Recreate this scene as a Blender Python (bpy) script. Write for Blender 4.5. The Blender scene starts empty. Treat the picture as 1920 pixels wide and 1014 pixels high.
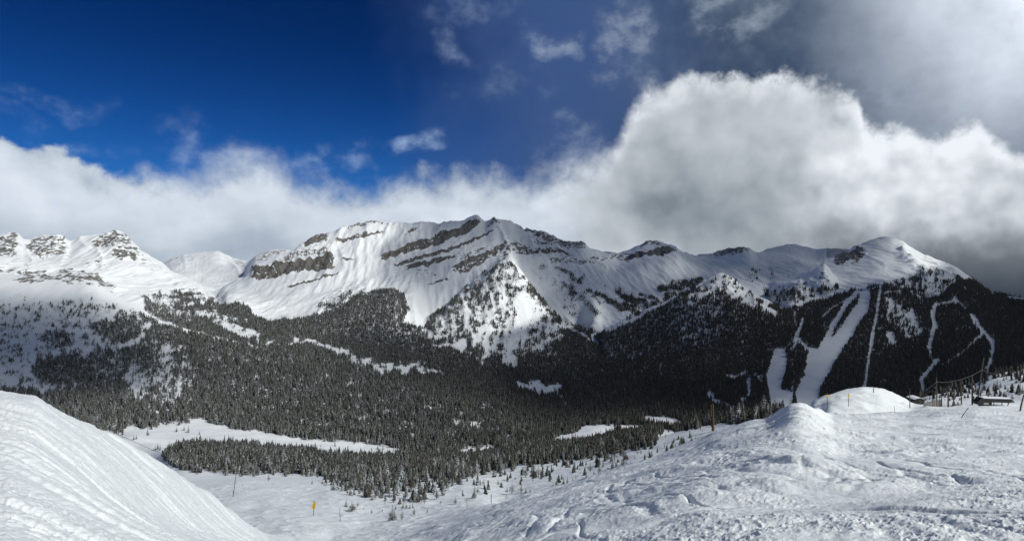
import bpy, bmesh, math, random
import numpy as np
from mathutils import Vector, Matrix

C = bpy.context.scene
COL = C.collection
rng = np.random.default_rng(7)
random.seed(7)

# ------------------------------------------------------------------ camera
F = 1144.0            # focal length in photo pixels (photo 1920 x 1014)
HY = 500.0            # row of the level horizon
cam = bpy.data.cameras.new('camera')
cam.sensor_width = 36.0
cam.lens = 36.0 * F / 1920.0
cam.shift_y = -(507.0 - HY) / 1920.0
cam.clip_start = 0.5
cam.clip_end = 60000.0
camo = bpy.data.objects.new('camera', cam)
camo.rotation_euler = (math.radians(90), 0, 0)
COL.objects.link(camo)
C.camera = camo

def P(px, py, d):
    """the point seen at photo pixel (px, py) at depth d metres"""
    return Vector(((px - 960.0) / F * d, d, (HY - py) / F * d))

# ------------------------------------------------------------------ light
SUN_AZ, SUN_EL = 118.0, 38.0       # to the right of the view, degrees
SA, SE = math.radians(SUN_AZ), math.radians(SUN_EL)
SUN = Vector((math.sin(SA) * math.cos(SE), math.cos(SA) * math.cos(SE), math.sin(SE)))
sun = bpy.data.lights.new('sun', 'SUN')
sun.energy = 3.7
sun.angle = math.radians(0.5)
sun.color = (1.0, 0.965, 0.91)
suno = bpy.data.objects.new('sun', sun)
suno.rotation_euler = SUN.to_track_quat('Z', 'Y').to_euler()
suno.location = SUN * 100
COL.objects.link(suno)
C.view_settings.view_transform = 'Standard'
C.view_settings.look = 'None'
C.view_settings.exposure = 0.06
C.view_settings.gamma = 1.0
C.view_settings.use_curve_mapping = False

# ---------------------------------------------------------- node shorthand
class NT:
    def __init__(s, tree): s.t = tree
    def n(s, typ, **kw):
        nd = s.t.nodes.new(typ)
        for k, v in kw.items(): setattr(nd, k, v)
        return nd
    def put(s, sock, v):
        if hasattr(v, 'is_linked') or isinstance(v, bpy.types.NodeSocket): s.t.links.new(v, sock)
        elif v is not None: sock.default_value = v
    def m(s, op, a, b=None, c=None, clamp=False):
        nd = s.n('ShaderNodeMath', operation=op, use_clamp=clamp)
        s.put(nd.inputs[0], a)
        if b is not None: s.put(nd.inputs[1], b)
        if c is not None: s.put(nd.inputs[2], c)
        return nd.outputs[0]
    def vm(s, op, a, b=None, scale=None):
        nd = s.n('ShaderNodeVectorMath', operation=op)
        s.put(nd.inputs[0], a)
        if b is not None: s.put(nd.inputs[1], b)
        if scale is not None: s.put(nd.inputs[3], scale)
        return nd.outputs['Value'] if op in ('DOT_PRODUCT', 'LENGTH') else nd.outputs[0]
    def ss(s, x, a, b, lo=0.0, hi=1.0):
        nd = s.n('ShaderNodeMapRange', interpolation_type='SMOOTHSTEP')
        s.put(nd.inputs[0], x); s.put(nd.inputs[1], a); s.put(nd.inputs[2], b)
        s.put(nd.inputs[3], lo); s.put(nd.inputs[4], hi)
        return nd.outputs[0]
    def mix(s, f, a, b, mode='MIX'):
        nd = s.n('ShaderNodeMix', data_type='RGBA', blend_type=mode)
        s.put(nd.inputs[0], f); s.put(nd.inputs[6], a); s.put(nd.inputs[7], b)
        return nd.outputs[2]
    def mixf(s, f, a, b):
        nd = s.n('ShaderNodeMix', data_type='FLOAT')
        s.put(nd.inputs[0], f); s.put(nd.inputs[2], a); s.put(nd.inputs[3], b)
        return nd.outputs[0]
    def noise(s, vec, scale, detail=4.0, rough=0.5, dist=0.0, lac=2.0, typ=None):
        nd = s.n('ShaderNodeTexNoise')
        if typ: nd.noise_type = typ
        s.put(nd.inputs['Vector'], vec); s.put(nd.inputs['Scale'], scale)
        s.put(nd.inputs['Detail'], detail); s.put(nd.inputs['Roughness'], rough)
        s.put(nd.inputs['Distortion'], dist); s.put(nd.inputs['Lacunarity'], lac)
        return nd.outputs[0]
    def curve(s, x, pts, x0, x1, y0, y1):
        """a float curve through pts given in real units"""
        nd = s.n('ShaderNodeFloatCurve')
        cv = nd.mapping.curves[0]
        q = [((a - x0) / (x1 - x0), (b - y0) / (y1 - y0)) for a, b in pts]
        while len(cv.points) < len(q): cv.points.new(0.5, 0.5)
        for p_, (a, b) in zip(cv.points, q): p_.location = (a, b); p_.handle_type = 'AUTO_CLAMPED'
        nd.mapping.update()
        xn = s.m('DIVIDE', s.m('SUBTRACT', x, x0), x1 - x0, clamp=True)
        s.put(nd.inputs['Value'], xn)
        return s.m('MULTIPLY_ADD', nd.outputs[0], y1 - y0, y0)

def srgb(r, g, b):
    f = lambda c: (c / 255 / 12.92) if c / 255 <= 0.04045 else ((c / 255 + 0.055) / 1.055) ** 2.4
    return (f(r), f(g), f(b), 1.0)

# -------------------------------------------------------------------- sky
world = bpy.data.worlds.new('World')
C.world = world
world.use_nodes = True
wt = NT(world.node_tree)
for nd in list(world.node_tree.nodes): world.node_tree.nodes.remove(nd)

def build_sky():
    t = wt
    bgs = 0.1
    out = t.n('ShaderNodeOutputWorld')
    bg = t.n('ShaderNodeBackground')
    bg.inputs['Strength'].default_value = bgs
    t.t.links.new(bg.outputs[0], out.inputs[0])
    sky = t.n('ShaderNodeTexSky')
    sky.sky_type = 'NISHITA'
    sky.sun_disc = False
    sky.sun_elevation = SE
    sky.sun_rotation = SA
    sky.altitude = 2300
    sky.air_density = 1.0
    sky.dust_density = 0.3
    sky.ozone_density = 2.5
    tc = t.n('ShaderNodeTexCoord')
    d = tc.outputs['Generated']
    sep = t.n('ShaderNodeSeparateXYZ'); t.put(sep.inputs[0], d)
    x, y, z = sep.outputs
    az = t.m('MULTIPLY', t.m('ARCTAN2', x, y), 57.29578)
    el = t.m('MULTIPLY', t.m('ARCSINE', z), 57.29578)
    # slow warp so that no edge is a clean curve
    w1 = t.m('SUBTRACT', t.noise(d, 9.0, 6.0, 0.6), 0.5)
    w2 = t.m('SUBTRACT', t.noise(t.vm('ADD', d, (3.1, 7.7, 1.3)), 22.0, 6.0, 0.62), 0.5)
    w3 = t.m('SUBTRACT', t.noise(t.vm('ADD', d, (9.4, 2.2, 5.8)), 4.0, 5.0, 0.55), 0.5)
    # the same noises a little towards the sun, for the lit and the shaded side of each billow
    ds = t.vm('ADD', d, (0.012, 0.002, 0.014))
    w1s = t.m('SUBTRACT', t.noise(ds, 9.0, 6.0, 0.6), 0.5)
    w2s = t.m('SUBTRACT', t.noise(t.vm('ADD', ds, (3.1, 7.7, 1.3)), 22.0, 6.0, 0.62), 0.5)
    relief = t.m('ADD', t.m('MULTIPLY', t.m('SUBTRACT', w1, w1s), 1.6), t.m('MULTIPLY', t.m('SUBTRACT', w2, w2s), 0.8))

    def A(px): return math.degrees(math.atan((px - 960) / F))
    def E(px, py): return math.degrees(math.atan((HY - py) / math.hypot(F, px - 960)))
    def top(pts, lo=-6.0, hi=26.0):
        q = [(A(a), E(a, b)) for a, b in pts]
        q = [(-60.0, q[0][1])] + q + [(60.0, q[-1][1])]
        return t.curve(az, q, -60.0, 60.0, lo, hi)

    # clear air: deep alpine blue
    blue = t.mix(1.0, sky.outputs[0], (0.0, 0.0, 0.0, 1), 'ADD')
    hs = t.n('ShaderNodeHueSaturation'); hs.inputs['Saturation'].default_value = 1.25; hs.inputs['Value'].default_value = 1.0
    t.put(hs.inputs['Color'], blue)
    # air looks clearer (darker) high up
    k = t.ss(el, 0.0, 24.0)
    tint = t.mix(k, (0.12, 0.37, 0.68, 1), (0.0, 0.125, 0.295, 1))
    blue = t.mix(1.0, hs.outputs[0], tint, 'MULTIPLY')
    col = blue
    S = 1.0 / bgs
    def rgb(r, g, b, k=1.0):
        c = srgb(r, g, b); return (c[0] * S * k, c[1] * S * k, c[2] * S * k, 1)

    # high grey veil on the sun's side, thin at its left edge
    vm = t.m('ADD', az, t.m('MULTIPLY', w1, 14.0))
    vm = t.m('ADD', vm, t.m('MULTIPLY', el, 0.18))
    veil = t.ss(vm, -11.0, 8.0)
    veil = t.m('MULTIPLY', veil, 0.96)
    vn = t.ss(t.m('ADD', w3, t.m('ADD', t.m('MULTIPLY', w1, 0.7), t.m('MULTIPLY', w2, .35))), -0.2, 0.2)
    vcol = t.mix(vn, rgb(60, 76, 101), rgb(96, 111, 130))
    vcol = t.mix(t.ss(az, 4.0, 22.0), rgb(58, 84, 132), vcol)
    # brightening towards the sun behind the veil
    sd = t.m('SUBTRACT', 1.0, t.m('DIVIDE', t.m('SQRT', t.m('ADD', t.m('POWER', t.m('SUBTRACT', az, 46.0), 2.0),
             t.m('POWER', t.m('MULTIPLY', t.m('SUBTRACT', el, 21.0), 1.05), 2.0))), 23.0), clamp=True)
    glow = t.m('MULTIPLY', t.m('POWER', sd, 2.0), t.m('ADD', 1.0, t.m('ADD', t.m('MULTIPLY', w3, 1.6), t.m('MULTIPLY', w1, .9))))
    vcol = t.mix(t.m('MULTIPLY', glow, 2.3, clamp=True), vcol, rgb(232, 240, 252, 1.12))
    col = t.mix(veil, col, vcol)

    # ragged wisps
    wis = [(100, 186, 100, 30, .45), (350, 240, 80, 32, .22), (625, 292, 95, 44, .55), (790, 272, 62, 34, .95), (855, 84, 46, 48, .5),
           (1025, 76, 66, 44, .8), (1165, 60, 56, 74, .7), (1385, 20, 110, 60, .85), (1172, 132, 80, 42, .6), (30, 225, 90, 30, .25),
           (880, 6, 90, 36, .35), (1768, 212, 44, 18, .7), (1070, 262, 90, 44, .45), (440, 292, 150, 40, .55), (180, 282, 110, 22, .4), (930, 150, 130, 60, .25), (1640, 200, 40, 40, .5)]
    acc = None; ampl = None
    wz1 = t.m('SUBTRACT', t.noise(t.vm('ADD', d, (1.7, 4.4, 8.8)), 11.0, 3.0, .5), 0.5)
    wz2 = t.m('SUBTRACT', t.noise(t.vm('ADD', d, (6.2, 0.4, 3.3)), 11.0, 3.0, .5), 0.5)
    eln = t.m('ADD', el, t.m('MULTIPLY', wz1, 7.0)); azn = t.m('ADD', az, t.m('MULTIPLY', wz2, 9.0))
    for (px, py, rx, ry, a) in wis:
        sx = A(px + rx) - A(px); sy = E(px, py - ry) - E(px, py)
        q = t.m('ADD', t.m('POWER', t.m('DIVIDE', t.m('SUBTRACT', azn, A(px)), sx), 2.0),
                t.m('POWER', t.m('DIVIDE', t.m('SUBTRACT', eln, E(px, py)), sy), 2.0))
        g = t.m('MULTIPLY', t.ss(q, 1.5, 0.0), a * (.72 if px > 820 else .9))
        acc = g if acc is None else t.m('MAXIMUM', acc, g)
    fine = t.noise(t.vm('MULTIPLY', d, (1.0, 1.0, 1.35)), 21.0, 10.0, .60)
    wisp = t.m('MULTIPLY', acc, t.ss(fine, .36, .72, .08, .9))
    wisp = t.m('MULTIPLY', wisp, t.ss(t.m('ADD', acc, t.m('MULTIPLY', t.m('SUBTRACT', fine, .5), 1.6)), -.1, .7), clamp=True)
    wcol = t.mix(t.ss(az, -10.0, 10.0), rgb(160, 184, 218), rgb(176, 188, 203))
    col = t.mix(wisp, col, wcol)

    # low cloud bank along the mountains
    bt = top([(-200, 262), (0, 262), (60, 276), (130, 288), (165, 312), (240, 326), (330, 342), (400, 318), (470, 300), (530, 318), (560, 348), (640, 352),
              (700, 362), (760, 350), (850, 340), (930, 338), (1000, 344), (1060, 326), (1130, 310), (1250, 300), (1920, 300)])
    dep = t.m('SUBTRACT', bt, el)
    dn = t.m('ADD', dep, t.m('ADD', t.m('MULTIPLY', w1, 4.6), t.m('MULTIPLY', w2, 3.2)))
    soft = t.curve(az, [(-60, .5), (-36, .5), (-31, 1.3), (-24, 2.4), (-14, 1.6), (-3, 1.6), (8, 2.5), (60, 2.5)], -60.0, 60.0, 0.0, 4.0)
    bank = t.ss(dn, t.m('MULTIPLY', soft, -0.9), soft)
    btone = t.m('ADD', t.m('MULTIPLY', t.ss(dn, 0.0, 2.4), 0.35), t.m('MULTIPLY', t.ss(dep, 7.6, 3.6), 0.5))
    smb = t.m('SUBTRACT', t.noise(t.vm('MULTIPLY', t.vm('ADD', d, (7.7, 3.1, 0.6)), (1, 1, 1.5)), 8.0, 4.0, .52), 0.5)
    smbs = t.m('SUBTRACT', t.noise(t.vm('MULTIPLY', t.vm('ADD', t.vm('ADD', d, (0.012, 0.0, 0.012)), (7.7, 3.1, 0.6)), (1, 1, 1.5)), 8.0, 4.0, .52), 0.5)
    btone = t.m('ADD', btone, t.m('ADD', t.m('MULTIPLY', relief, t.ss(dn, 2.6, .4, 0.1, .5)), t.m('MULTIPLY', t.m('SUBTRACT', smb, smbs), .6)))
    btone = t.m('ADD', btone, t.m('MULTIPLY', smb, 0.7))
    btone = t.m('SUBTRACT', btone, t.ss(az, 3.0, 14.0, 0.0, 0.38), clamp=True)
    bcol = t.mix(btone, rgb(136, 151, 170), rgb(218, 227, 238))
    col = t.mix(bank, col, bcol)

    # the great cumulus on the right
    ct = top([(-200, 640), (960, 640), (1010, 380), (1075, 330), (1130, 300), (1160, 262), (1185, 215), (1215, 176), (1260, 160), (1300, 146), (1370, 146), (1420, 140), (1460, 130), (1510, 142),
              (1560, 166), (1605, 190), (1622, 232), (1665, 246), (1710, 252), (1745, 268), (1775, 258), (1800, 236), (1830, 228), (1850, 252), (1880, 280), (1920, 284), (2100, 270)], -10.0, 26.0)
    cd = t.m('SUBTRACT', ct, el)
    w4 = t.m('SUBTRACT', t.noise(t.vm('ADD', d, (5.5, 5.1, 2.9)), 48.0, 5.0, 0.6), 0.5)
    cn = t.m('ADD', cd, t.m('ADD', t.m('MULTIPLY', w1, 3.8), t.m('ADD', t.m('MULTIPLY', w2, 3.0), t.m('MULTIPLY', w4, 1.0))))
    csoft = t.curve(az, [(-60, 1.8), (8, 1.8), (12, 1.3), (16, .95), (22, .7), (28, .9), (60, .8)], -60.0, 60.0, 0.0, 4.0)
    cum = t.ss(cn, t.m('MULTIPLY', csoft, -0.8), csoft)
    def blob(px, py, rx, ry, inner=0.0, outer=1.6, wa=6.0):
        sx = A(px + rx) - A(px); sy = E(px, py - ry) - E(px, py)
        qa = t.m('ADD', az, t.m('MULTIPLY', wz2, wa)); qe = t.m('ADD', el, t.m('MULTIPLY', wz1, wa * .8))
        q = t.m('ADD', t.m('POWER', t.m('DIVIDE', t.m('SUBTRACT', qa, A(px)), sx), 2.0),
                t.m('POWER', t.m('DIVIDE', t.m('SUBTRACT', qe, E(px, py)), sy), 2.0))
        return t.ss(q, outer, inner)
    rel2 = t.m('ADD', t.m('MULTIPLY', t.m('SUBTRACT', w1, w1s), 2.2), t.m('MULTIPLY', t.m('SUBTRACT', w2, w2s), 1.1))
    rim = t.ss(cn, 3.2, .3)
    sm = t.m('SUBTRACT', t.noise(t.vm('ADD', d, (2.2, 8.1, 4.7)), 12.0, 3.5, .5), 0.5)
    sms = t.m('SUBTRACT', t.noise(t.vm('ADD', t.vm('ADD', d, (0.014, 0.002, 0.016)), (2.2, 8.1, 4.7)), 12.0, 3.5, .5), 0.5)
    brt = t.m('MAXIMUM', rim, t.ss(az, 22.0, 31.0))
    ctone = t.m('ADD', .60, t.m('MULTIPLY', t.m('MULTIPLY', rel2, .55), rim))
    ctone = t.m('ADD', ctone, t.m('MULTIPLY', t.m('SUBTRACT', sm, sms), t.m('MULTIPLY_ADD', brt, 1.3, .35)))
    ctone = t.m('SUBTRACT', ctone, t.m('MULTIPLY', blob(1320, 340, 190, 150, 0, 1.8), .22))
    ctone = t.m('SUBTRACT', ctone, t.m('MULTIPLY', blob(1400, 440, 270, 110, 0, 1.8), .22))
    ctone = t.m('SUBTRACT', ctone, t.m('MULTIPLY', blob(1170, 370, 150, 110), .13))
    ctone = t.m('ADD', ctone, t.m('MULTIPLY', t.ss(cn, 3.2, .2), .20))
    ctone = t.m('ADD', ctone, t.m('MULTIPLY', blob(1640, 310, 150, 80), .20))
    ctone = t.m('ADD', ctone, t.m('MULTIPLY', blob(1830, 300, 130, 70), .20))
    ctone = t.m('ADD', ctone, t.m('ADD', t.m('MULTIPLY', w3, .3), t.m('MULTIPLY', sm, .45)), clamp=True)
    low = t.m('MULTIPLY', t.ss(t.m('ADD', el, t.m('ADD', t.m('MULTIPLY', wz1, 6.0), t.m('MULTIPLY', w2, 3.0))), 4.6, 0.2), t.ss(t.m('ADD', az, t.m('MULTIPLY', wz2, 12.0)), 16.0, 34.0, 0.0, .95))
    ccol = t.mix(ctone, rgb(122, 133, 142), rgb(236, 241, 247, 1.0))
    ccol = t.mix(low, ccol, rgb(96, 103, 111))
    cum = t.m('MULTIPLY', cum, t.ss(t.m('ADD', az, t.m('MULTIPLY', wz2, 8.0)), 1.5, 11.0))
    col = t.mix(cum, col, ccol)
    # dark rain cloud over the far valley at the right end
    dk = t.m('MULTIPLY', t.ss(t.m('ADD', el, t.m('MULTIPLY', w1, 3.0)), 1.8, -2.2), t.ss(t.m('ADD', az, t.m('MULTIPLY', w1, 10.0)), 31.0, 37.0))
    col = t.mix(dk, col, rgb(50, 60, 72))
    # below the level horizon, where no ground is built: dim valley air
    col = t.mix(t.ss(el, -3.0, -8.0), col, rgb(70, 80, 92))
    t.put(bg.inputs['Color'], col)
build_sky()
# ---------------------------------------------------------------- terrain
def perm_table(seed):
    r = np.random.default_rng(seed)
    p = r.permutation(256)
    a = r.uniform(0, 2 * np.pi, 256)
    return np.concatenate([p, p]).astype(np.int32), np.cos(a).astype(np.float32), np.sin(a).astype(np.float32)
_pt = {}
def perlin(x, y, seed=0):
    """gradient noise, about -0.7 .. 0.7"""
    if seed not in _pt: _pt[seed] = perm_table(seed)
    p, gx, gy = _pt[seed]
    x = np.asarray(x, np.float32); y = np.asarray(y, np.float32)
    xf = np.floor(x); yf = np.floor(y)
    xi = xf.astype(np.int32) & 255; yi = yf.astype(np.int32) & 255
    fx = x - xf; fy = y - yf
    u = fx * fx * fx * (fx * (fx * 6 - 15) + 10); v = fy * fy * fy * (fy * (fy * 6 - 15) + 10)
    def g(ix, iy, dx, dy):
        h = p[p[ix & 255] + (iy & 255)]
        return gx[h] * dx + gy[h] * dy
    a = g(xi, yi, fx, fy); b = g(xi + 1, yi, fx - 1, fy)
    c = g(xi, yi + 1, fx, fy - 1); e = g(xi + 1, yi + 1, fx - 1, fy - 1)
    return (a + u * (b - a)) * (1 - v) + (c + u * (e - c)) * v
def fbm(x, y, scale, octs=4, seed=0, gain=0.5, ridge=False):
    s = 0.0; amp = 1.0; f = 1.0 / scale
    for o in range(octs):
        n = perlin(x * f + 17.3 * o, y * f - 9.1 * o, seed + o)
        s = s + amp * ((1 - 2.4 * np.abs(n)) - 0.45 if ridge else n)
        amp *= gain; f *= 2.03
    return s
def sstep(x, a, b):
    t = np.clip((x - a) / (b - a), 0, 1)
    return t * t * (3 - 2 * t)

def pchip(x, y, q):
    h = np.diff(x); dl = np.diff(y) / h
    m = np.zeros_like(y)
    if len(x) > 2:
        w1 = 2 * h[1:] + h[:-1]; w2 = h[1:] + 2 * h[:-1]
        ok = dl[:-1] * dl[1:] > 0
        with np.errstate(divide='ignore', invalid='ignore'):
            hm = (w1 + w2) / (w1 / dl[:-1] + w2 / dl[1:])
        m[1:-1] = np.where(ok, hm, 0)
    m[0] = dl[0]; m[-1] = dl[-1]
    k = np.clip(np.searchsorted(x, q) - 1, 0, len(x) - 2)
    t = np.clip((q - x[k]) / h[k], 0, 1)
    t2 = t * t; t3 = t2 * t
    return (2 * t3 - 3 * t2 + 1) * y[k] + (t3 - 2 * t2 + t) * h[k] * m[k] + (-2 * t3 + 3 * t2) * y[k + 1] + (t3 - t2) * h[k] * m[k + 1]

# Feature lines of the land, front to back. Each point: (photo column, photo row, depth) or
# (photo column, 'z', height, depth). Columns outside a line's own range ignore it, unless ext.
LINES = []
def line(pts, ext=True, smooth=True, blend=0):
    c = []; dd = []; zz = []
    for p in pts:
        if p[1] == 'z': c.append(p[0]); zz.append(p[2]); dd.append(p[3])
        else: c.append(p[0]); dd.append(p[2]); zz.append((HY - p[1]) / F * p[2])
    LINES.append((np.array(c, float), np.array(dd, float), np.array(zz, float), ext, smooth))

# --- the skier's own hill
line([(-300, 'z', -1.75, 2.0), (400, 'z', -1.75, 2.0), (960, 'z', -1.75, 2), (2220, 'z', -1.75, 2.0)])
line([(-300, 1010, 6.5), (0, 1014, 7), (200, 1020, 10), (400, 1040, 16), (600, 1080, 22), (800, 1090, 20), (960, 1060, 17), (1200, 1030, 13), (1500, 1018, 10.5), (1920, 1014, 9.5), (2220, 1014, 9.5)])
line([(-300, 850, 15), (0, 868, 15), (100, 890, 16.5), (200, 925, 20), (300, 965, 25), (400, 1005, 31), (490, 1026, 36), (600, 1040, 50), (800, 1040, 45), (880, 1010, 42), (960, 985, 38), (1100, 952, 32),
      (1200, 935, 27), (1337, 905, 25), (1500, 900, 24), (1700, 895, 25), (1920, 893, 26), (2220, 893, 26)])
# mid slope of the right shoulder
line([(700, 1040, 62), (800, 1010, 62), (900, 972, 60), (1000, 940, 56), (1100, 915, 53), (1200, 890, 50), (1337, 850, 50), (1440, 822, 48), (1500, 812, 46), (1600, 828, 48), (1700, 830, 50), (1920, 824, 52), (2220, 824, 52)], ext=False)
# crest of the near hill (left bank and right shoulder)
line([(-300, 715, 30), (-100, 728, 30), (0, 733, 30), (30, 737, 30), (68, 741, 30), (95, 757, 31), (130, 776, 32), (165, 790, 33), (240, 829, 36), (300, 866, 38), (340, 891, 41), (400, 931, 46), (460, 979, 54), (500, 1003, 62), (560, 1010, 80), (620, 1014, 94), (700, 1004, 98), (800, 984, 100),
      (900, 952, 98), (950, 941, 97), (1000, 926, 95), (1100, 896, 92), (1200, 867, 90), (1300, 829, 87), (1337, 810, 86), (1400, 791, 84), (1440, 784, 82), (1465, 770, 76), (1482, 758, 74), (1500, 755, 73), (1520, 762, 75),
      (1560, 778, 88), (1640, 776, 96), (1700, 776, 100), (1760, 769, 100), (1830, 765, 100), (1870, 767, 100), (1920, 769, 100), (2000, 766, 100), (2220, 750, 100)], smooth=False)
# hollow behind it
line([(-300, 'z', -34, 62), (0, 'z', -34, 62), (130, 'z', -34, 64), (240, 'z', -36, 72), (340, 'z', -36, 78), (400, 'z', -37, 82), (460, 'z', -42, 94), (500, 1001, 100), (560, 985, 115), (620, 980, 125), (700, 972, 140), (800, 960, 150), (900, 945, 160),
      (950, 'z', -62, 155), (1000, 'z', -58, 148), (1100, 'z', -52, 140), (1200, 'z', -47, 132), (1300, 'z', -42, 128), (1337, 'z', -40, 126), (1400, 'z', -37, 124), (1440, 'z', -35, 120), (1500, 'z', -31, 100), (1560, 778, 108),
      (1640, 778, 116), (1700, 778, 122), (1740, 769, 122), (1800, 768, 124), (1840, 768, 124), (1920, 770, 126), (2220, 750, 130)])
# groomed mound with the two markers, and the lift terrace right of it
line([(1500, 'z', -36, 118), (1515, 768, 128), (1540, 751, 138), (1575, 737, 143), (1600, 730, 145), (1622, 727, 146), (1650, 730, 147), (1680, 741, 148), (1710, 757, 148), (1745, 761, 145), (1800, 760, 144), (1850, 760, 144), (1920, 762, 145), (2220, 740, 150)], ext=False, smooth=False)
# lower ski slope with scattered trees
line([(-300, 'z', -135, 300), (0, 'z', -126, 300), (240, 'z', -114, 300), (340, 'z', -108, 292), (400, 'z', -105, 290), (460, 907, 290), (560, 906, 295), (620, 903, 305), (700, 897, 320), (800, 890, 330), (900, 893, 300), (1000, 887, 300), (1100, 872, 300), (1200, 845, 300), (1300, 817, 300),
      (1380, 795, 300), (1440, 782, 300), (1480, 778, 290), (1520, 785, 250), (1560, 790, 230), (1640, 'z', -60, 230), (1700, 770, 190), (1740, 751, 195), (1790, 742, 200), (1840, 742, 200), (1920, 735, 190), (2220, 720, 190)])
# edge where it meets the strip of wood / the white knoll on the right
line([(-300, 'z', -195, 480), (0, 'z', -188, 480), (240, 'z', -178, 480), (340, 893, 480), (400, 891, 480), (450, 889, 480), (560, 889, 480), (620, 888, 490), (700, 885, 480), (800, 880, 470), (900, 874, 470), (1000, 862, 470), (1100, 850, 460), (1150, 841, 460),
      (1230, 819, 460), (1300, 802, 470), (1380, 788, 470), (1440, 778, 440), (1480, 770, 400), (1520, 774, 340), (1600, 776, 310), (1700, 760, 260), (1740, 742, 262), (1790, 728, 265), (1830, 722, 268), (1850, 708, 265), (1872, 699, 262), (1900, 694, 262), (1920, 690, 262), (2220, 660, 262)], smooth=False)
line([(-300, 'z', -290, 720), (0, 'z', -290, 720), (240, 'z', -275, 720), (310, 853, 760), (340, 846, 800), (450, 846, 780), (560, 855, 760), (700, 862, 760), (800, 864, 740), (900, 860, 760), (1000, 848, 760), (1100, 838, 740), (1200, 818, 740), (1300, 'z', -215, 720),
      (1440, 'z', -215, 680), (1520, 'z', -190, 620), (1640, 'z', -170, 560), (1700, 'z', -135, 470), (1800, 'z', -130, 460), (1920, 'z', -125, 460), (2220, 'z', -120, 460)])
# --- the valley
line([(-300, 'z', -320, 950), (0, 'z', -320, 950), (150, 'z', -290, 950), (250, 818, 950), (330, 836, 930), (450, 838, 930), (600, 853, 930), (780, 860, 930), (900, 855, 990), (1050, 836, 1060), (1100, 829, 1080), (1190, 813, 1180), (1300, 800, 1220),
      (1440, 'z', -372, 1300), (1500, 'z', -400, 1350), (1700, 'z', -400, 1350), (1920, 'z', -400, 1350), (2220, 'z', -400, 1350)])
line([(-300, 'z', -315, 1230), (0, 'z', -305, 1230), (150, 783, 1150), (230, 805, 1090), (300, 806, 1090), (400, 810, 1075), (600, 834, 1075), (780, 849, 1060), (900, 841, 1110), (1050, 822, 1180), (1100, 813, 1190), (1190, 797, 1330), (1240, 785, 1400), (1320, 775, 1480),
      (1440, 763, 1520), (1500, 'z', -400, 1560), (1700, 'z', -400, 1560), (1920, 'z', -400, 1560), (2220, 'z', -400, 1560)])
line([(-300, 705, 1500), (0, 720, 1480), (150, 730, 1430), (300, 735, 1420), (450, 752, 1400), (600, 775, 1340), (750, 795, 1290), (900, 800, 1340), (1050, 792, 1480), (1200, 772, 1570), (1350, 760, 1620), (1440, 748, 1650), (1500, 745, 1700), (1650, 735, 1720), (1800, 735, 1720), (1920, 725, 1720), (2220, 700, 1720)])
line([(-300, 600, 1830), (0, 620, 1850), (150, 625, 1830), (300, 665, 1740), (450, 694, 1720), (600, 720, 1650), (750, 742, 1600), (900, 757, 1620), (1050, 770, 1670), (1200, 758, 1730), (1350, 747, 1750), (1500, 732, 1790), (1650, 718, 1800), (1800, 718, 1800), (1920, 715, 1800), (2220, 690, 1800)])
# rim of the near left hill, running down right into the valley floor
line([(-300, 505, 2330), (-100, 512, 2300), (0, 514, 2300), (75, 513, 2290), (150, 511, 2260), (180, 520, 2230), (200, 537, 2210), (225, 556, 2180), (250, 574, 2150), (300, 604, 2110), (350, 621, 2100), (450, 643, 2090), (600, 672, 2010), (750, 700, 1960), (900, 722, 1920), (1050, 745, 1880), (1200, 742, 1900),
      (1350, 728, 1910), (1500, 710, 1900), (1650, 698, 1900), (1800, 698, 1900), (1920, 698, 1900), (2220, 680, 1900)])
line([(-300, 'z', -60, 2650), (0, 'z', -70, 2650), (150, 'z', -120, 2600), (220, 'z', -165, 2550), (260, 582, 2520), (300, 606, 2480), (350, 608, 2470), (450, 625, 2380), (550, 640, 2300), (650, 655, 2260), (750, 682, 2200), (850, 700, 2160), (950, 712, 2130), (1050, 718, 2120), (1200, 712, 2120), (1350, 692, 2120), (1500, 682, 2080),
      (1650, 665, 2080), (1800, 665, 2080), (1920, 665, 2080), (2220, 650, 2080)])
# foot of the mountains
line([(-300, 490, 3050), (0, 500, 3020), (150, 522, 2900), (220, 548, 2800), (280, 566, 2750), (340, 578, 2700), (400, 585, 2680), (470, 602, 2600), (550, 622, 2530), (650, 638, 2480), (750, 655, 2430), (850, 668, 2400), (950, 684, 2360), (1050, 688, 2340), (1120, 682, 2330), (1200, 676, 2340), (1350, 650, 2330), (1500, 640, 2270),
      (1650, 625, 2270), (1800, 625, 2270), (1920, 632, 2270), (2220, 610, 2270)])
# wooded knoll in the middle and its twin ridges: fronts
line([(400, 572, 2900), (440, 572, 2860), (500, 598, 2760), (600, 598, 2740), (650, 592, 2720), (700, 590, 2700), (750, 610, 2650), (800, 622, 2620), (850, 622, 2640), (950, 640, 2600), (1050, 650, 2560), (1110, 648, 2520), (1130, 640, 2510)], ext=False)
line([(640, 576, 2900), (680, 553, 2960), (715, 544, 2990), (750, 549, 2960), (763, 572, 2850)], ext=False, smooth=False)
line([(640, 572, 3020), (680, 556, 3060), (715, 549, 3080), (750, 556, 3060), (763, 574, 2960)], ext=False, smooth=False)
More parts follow.
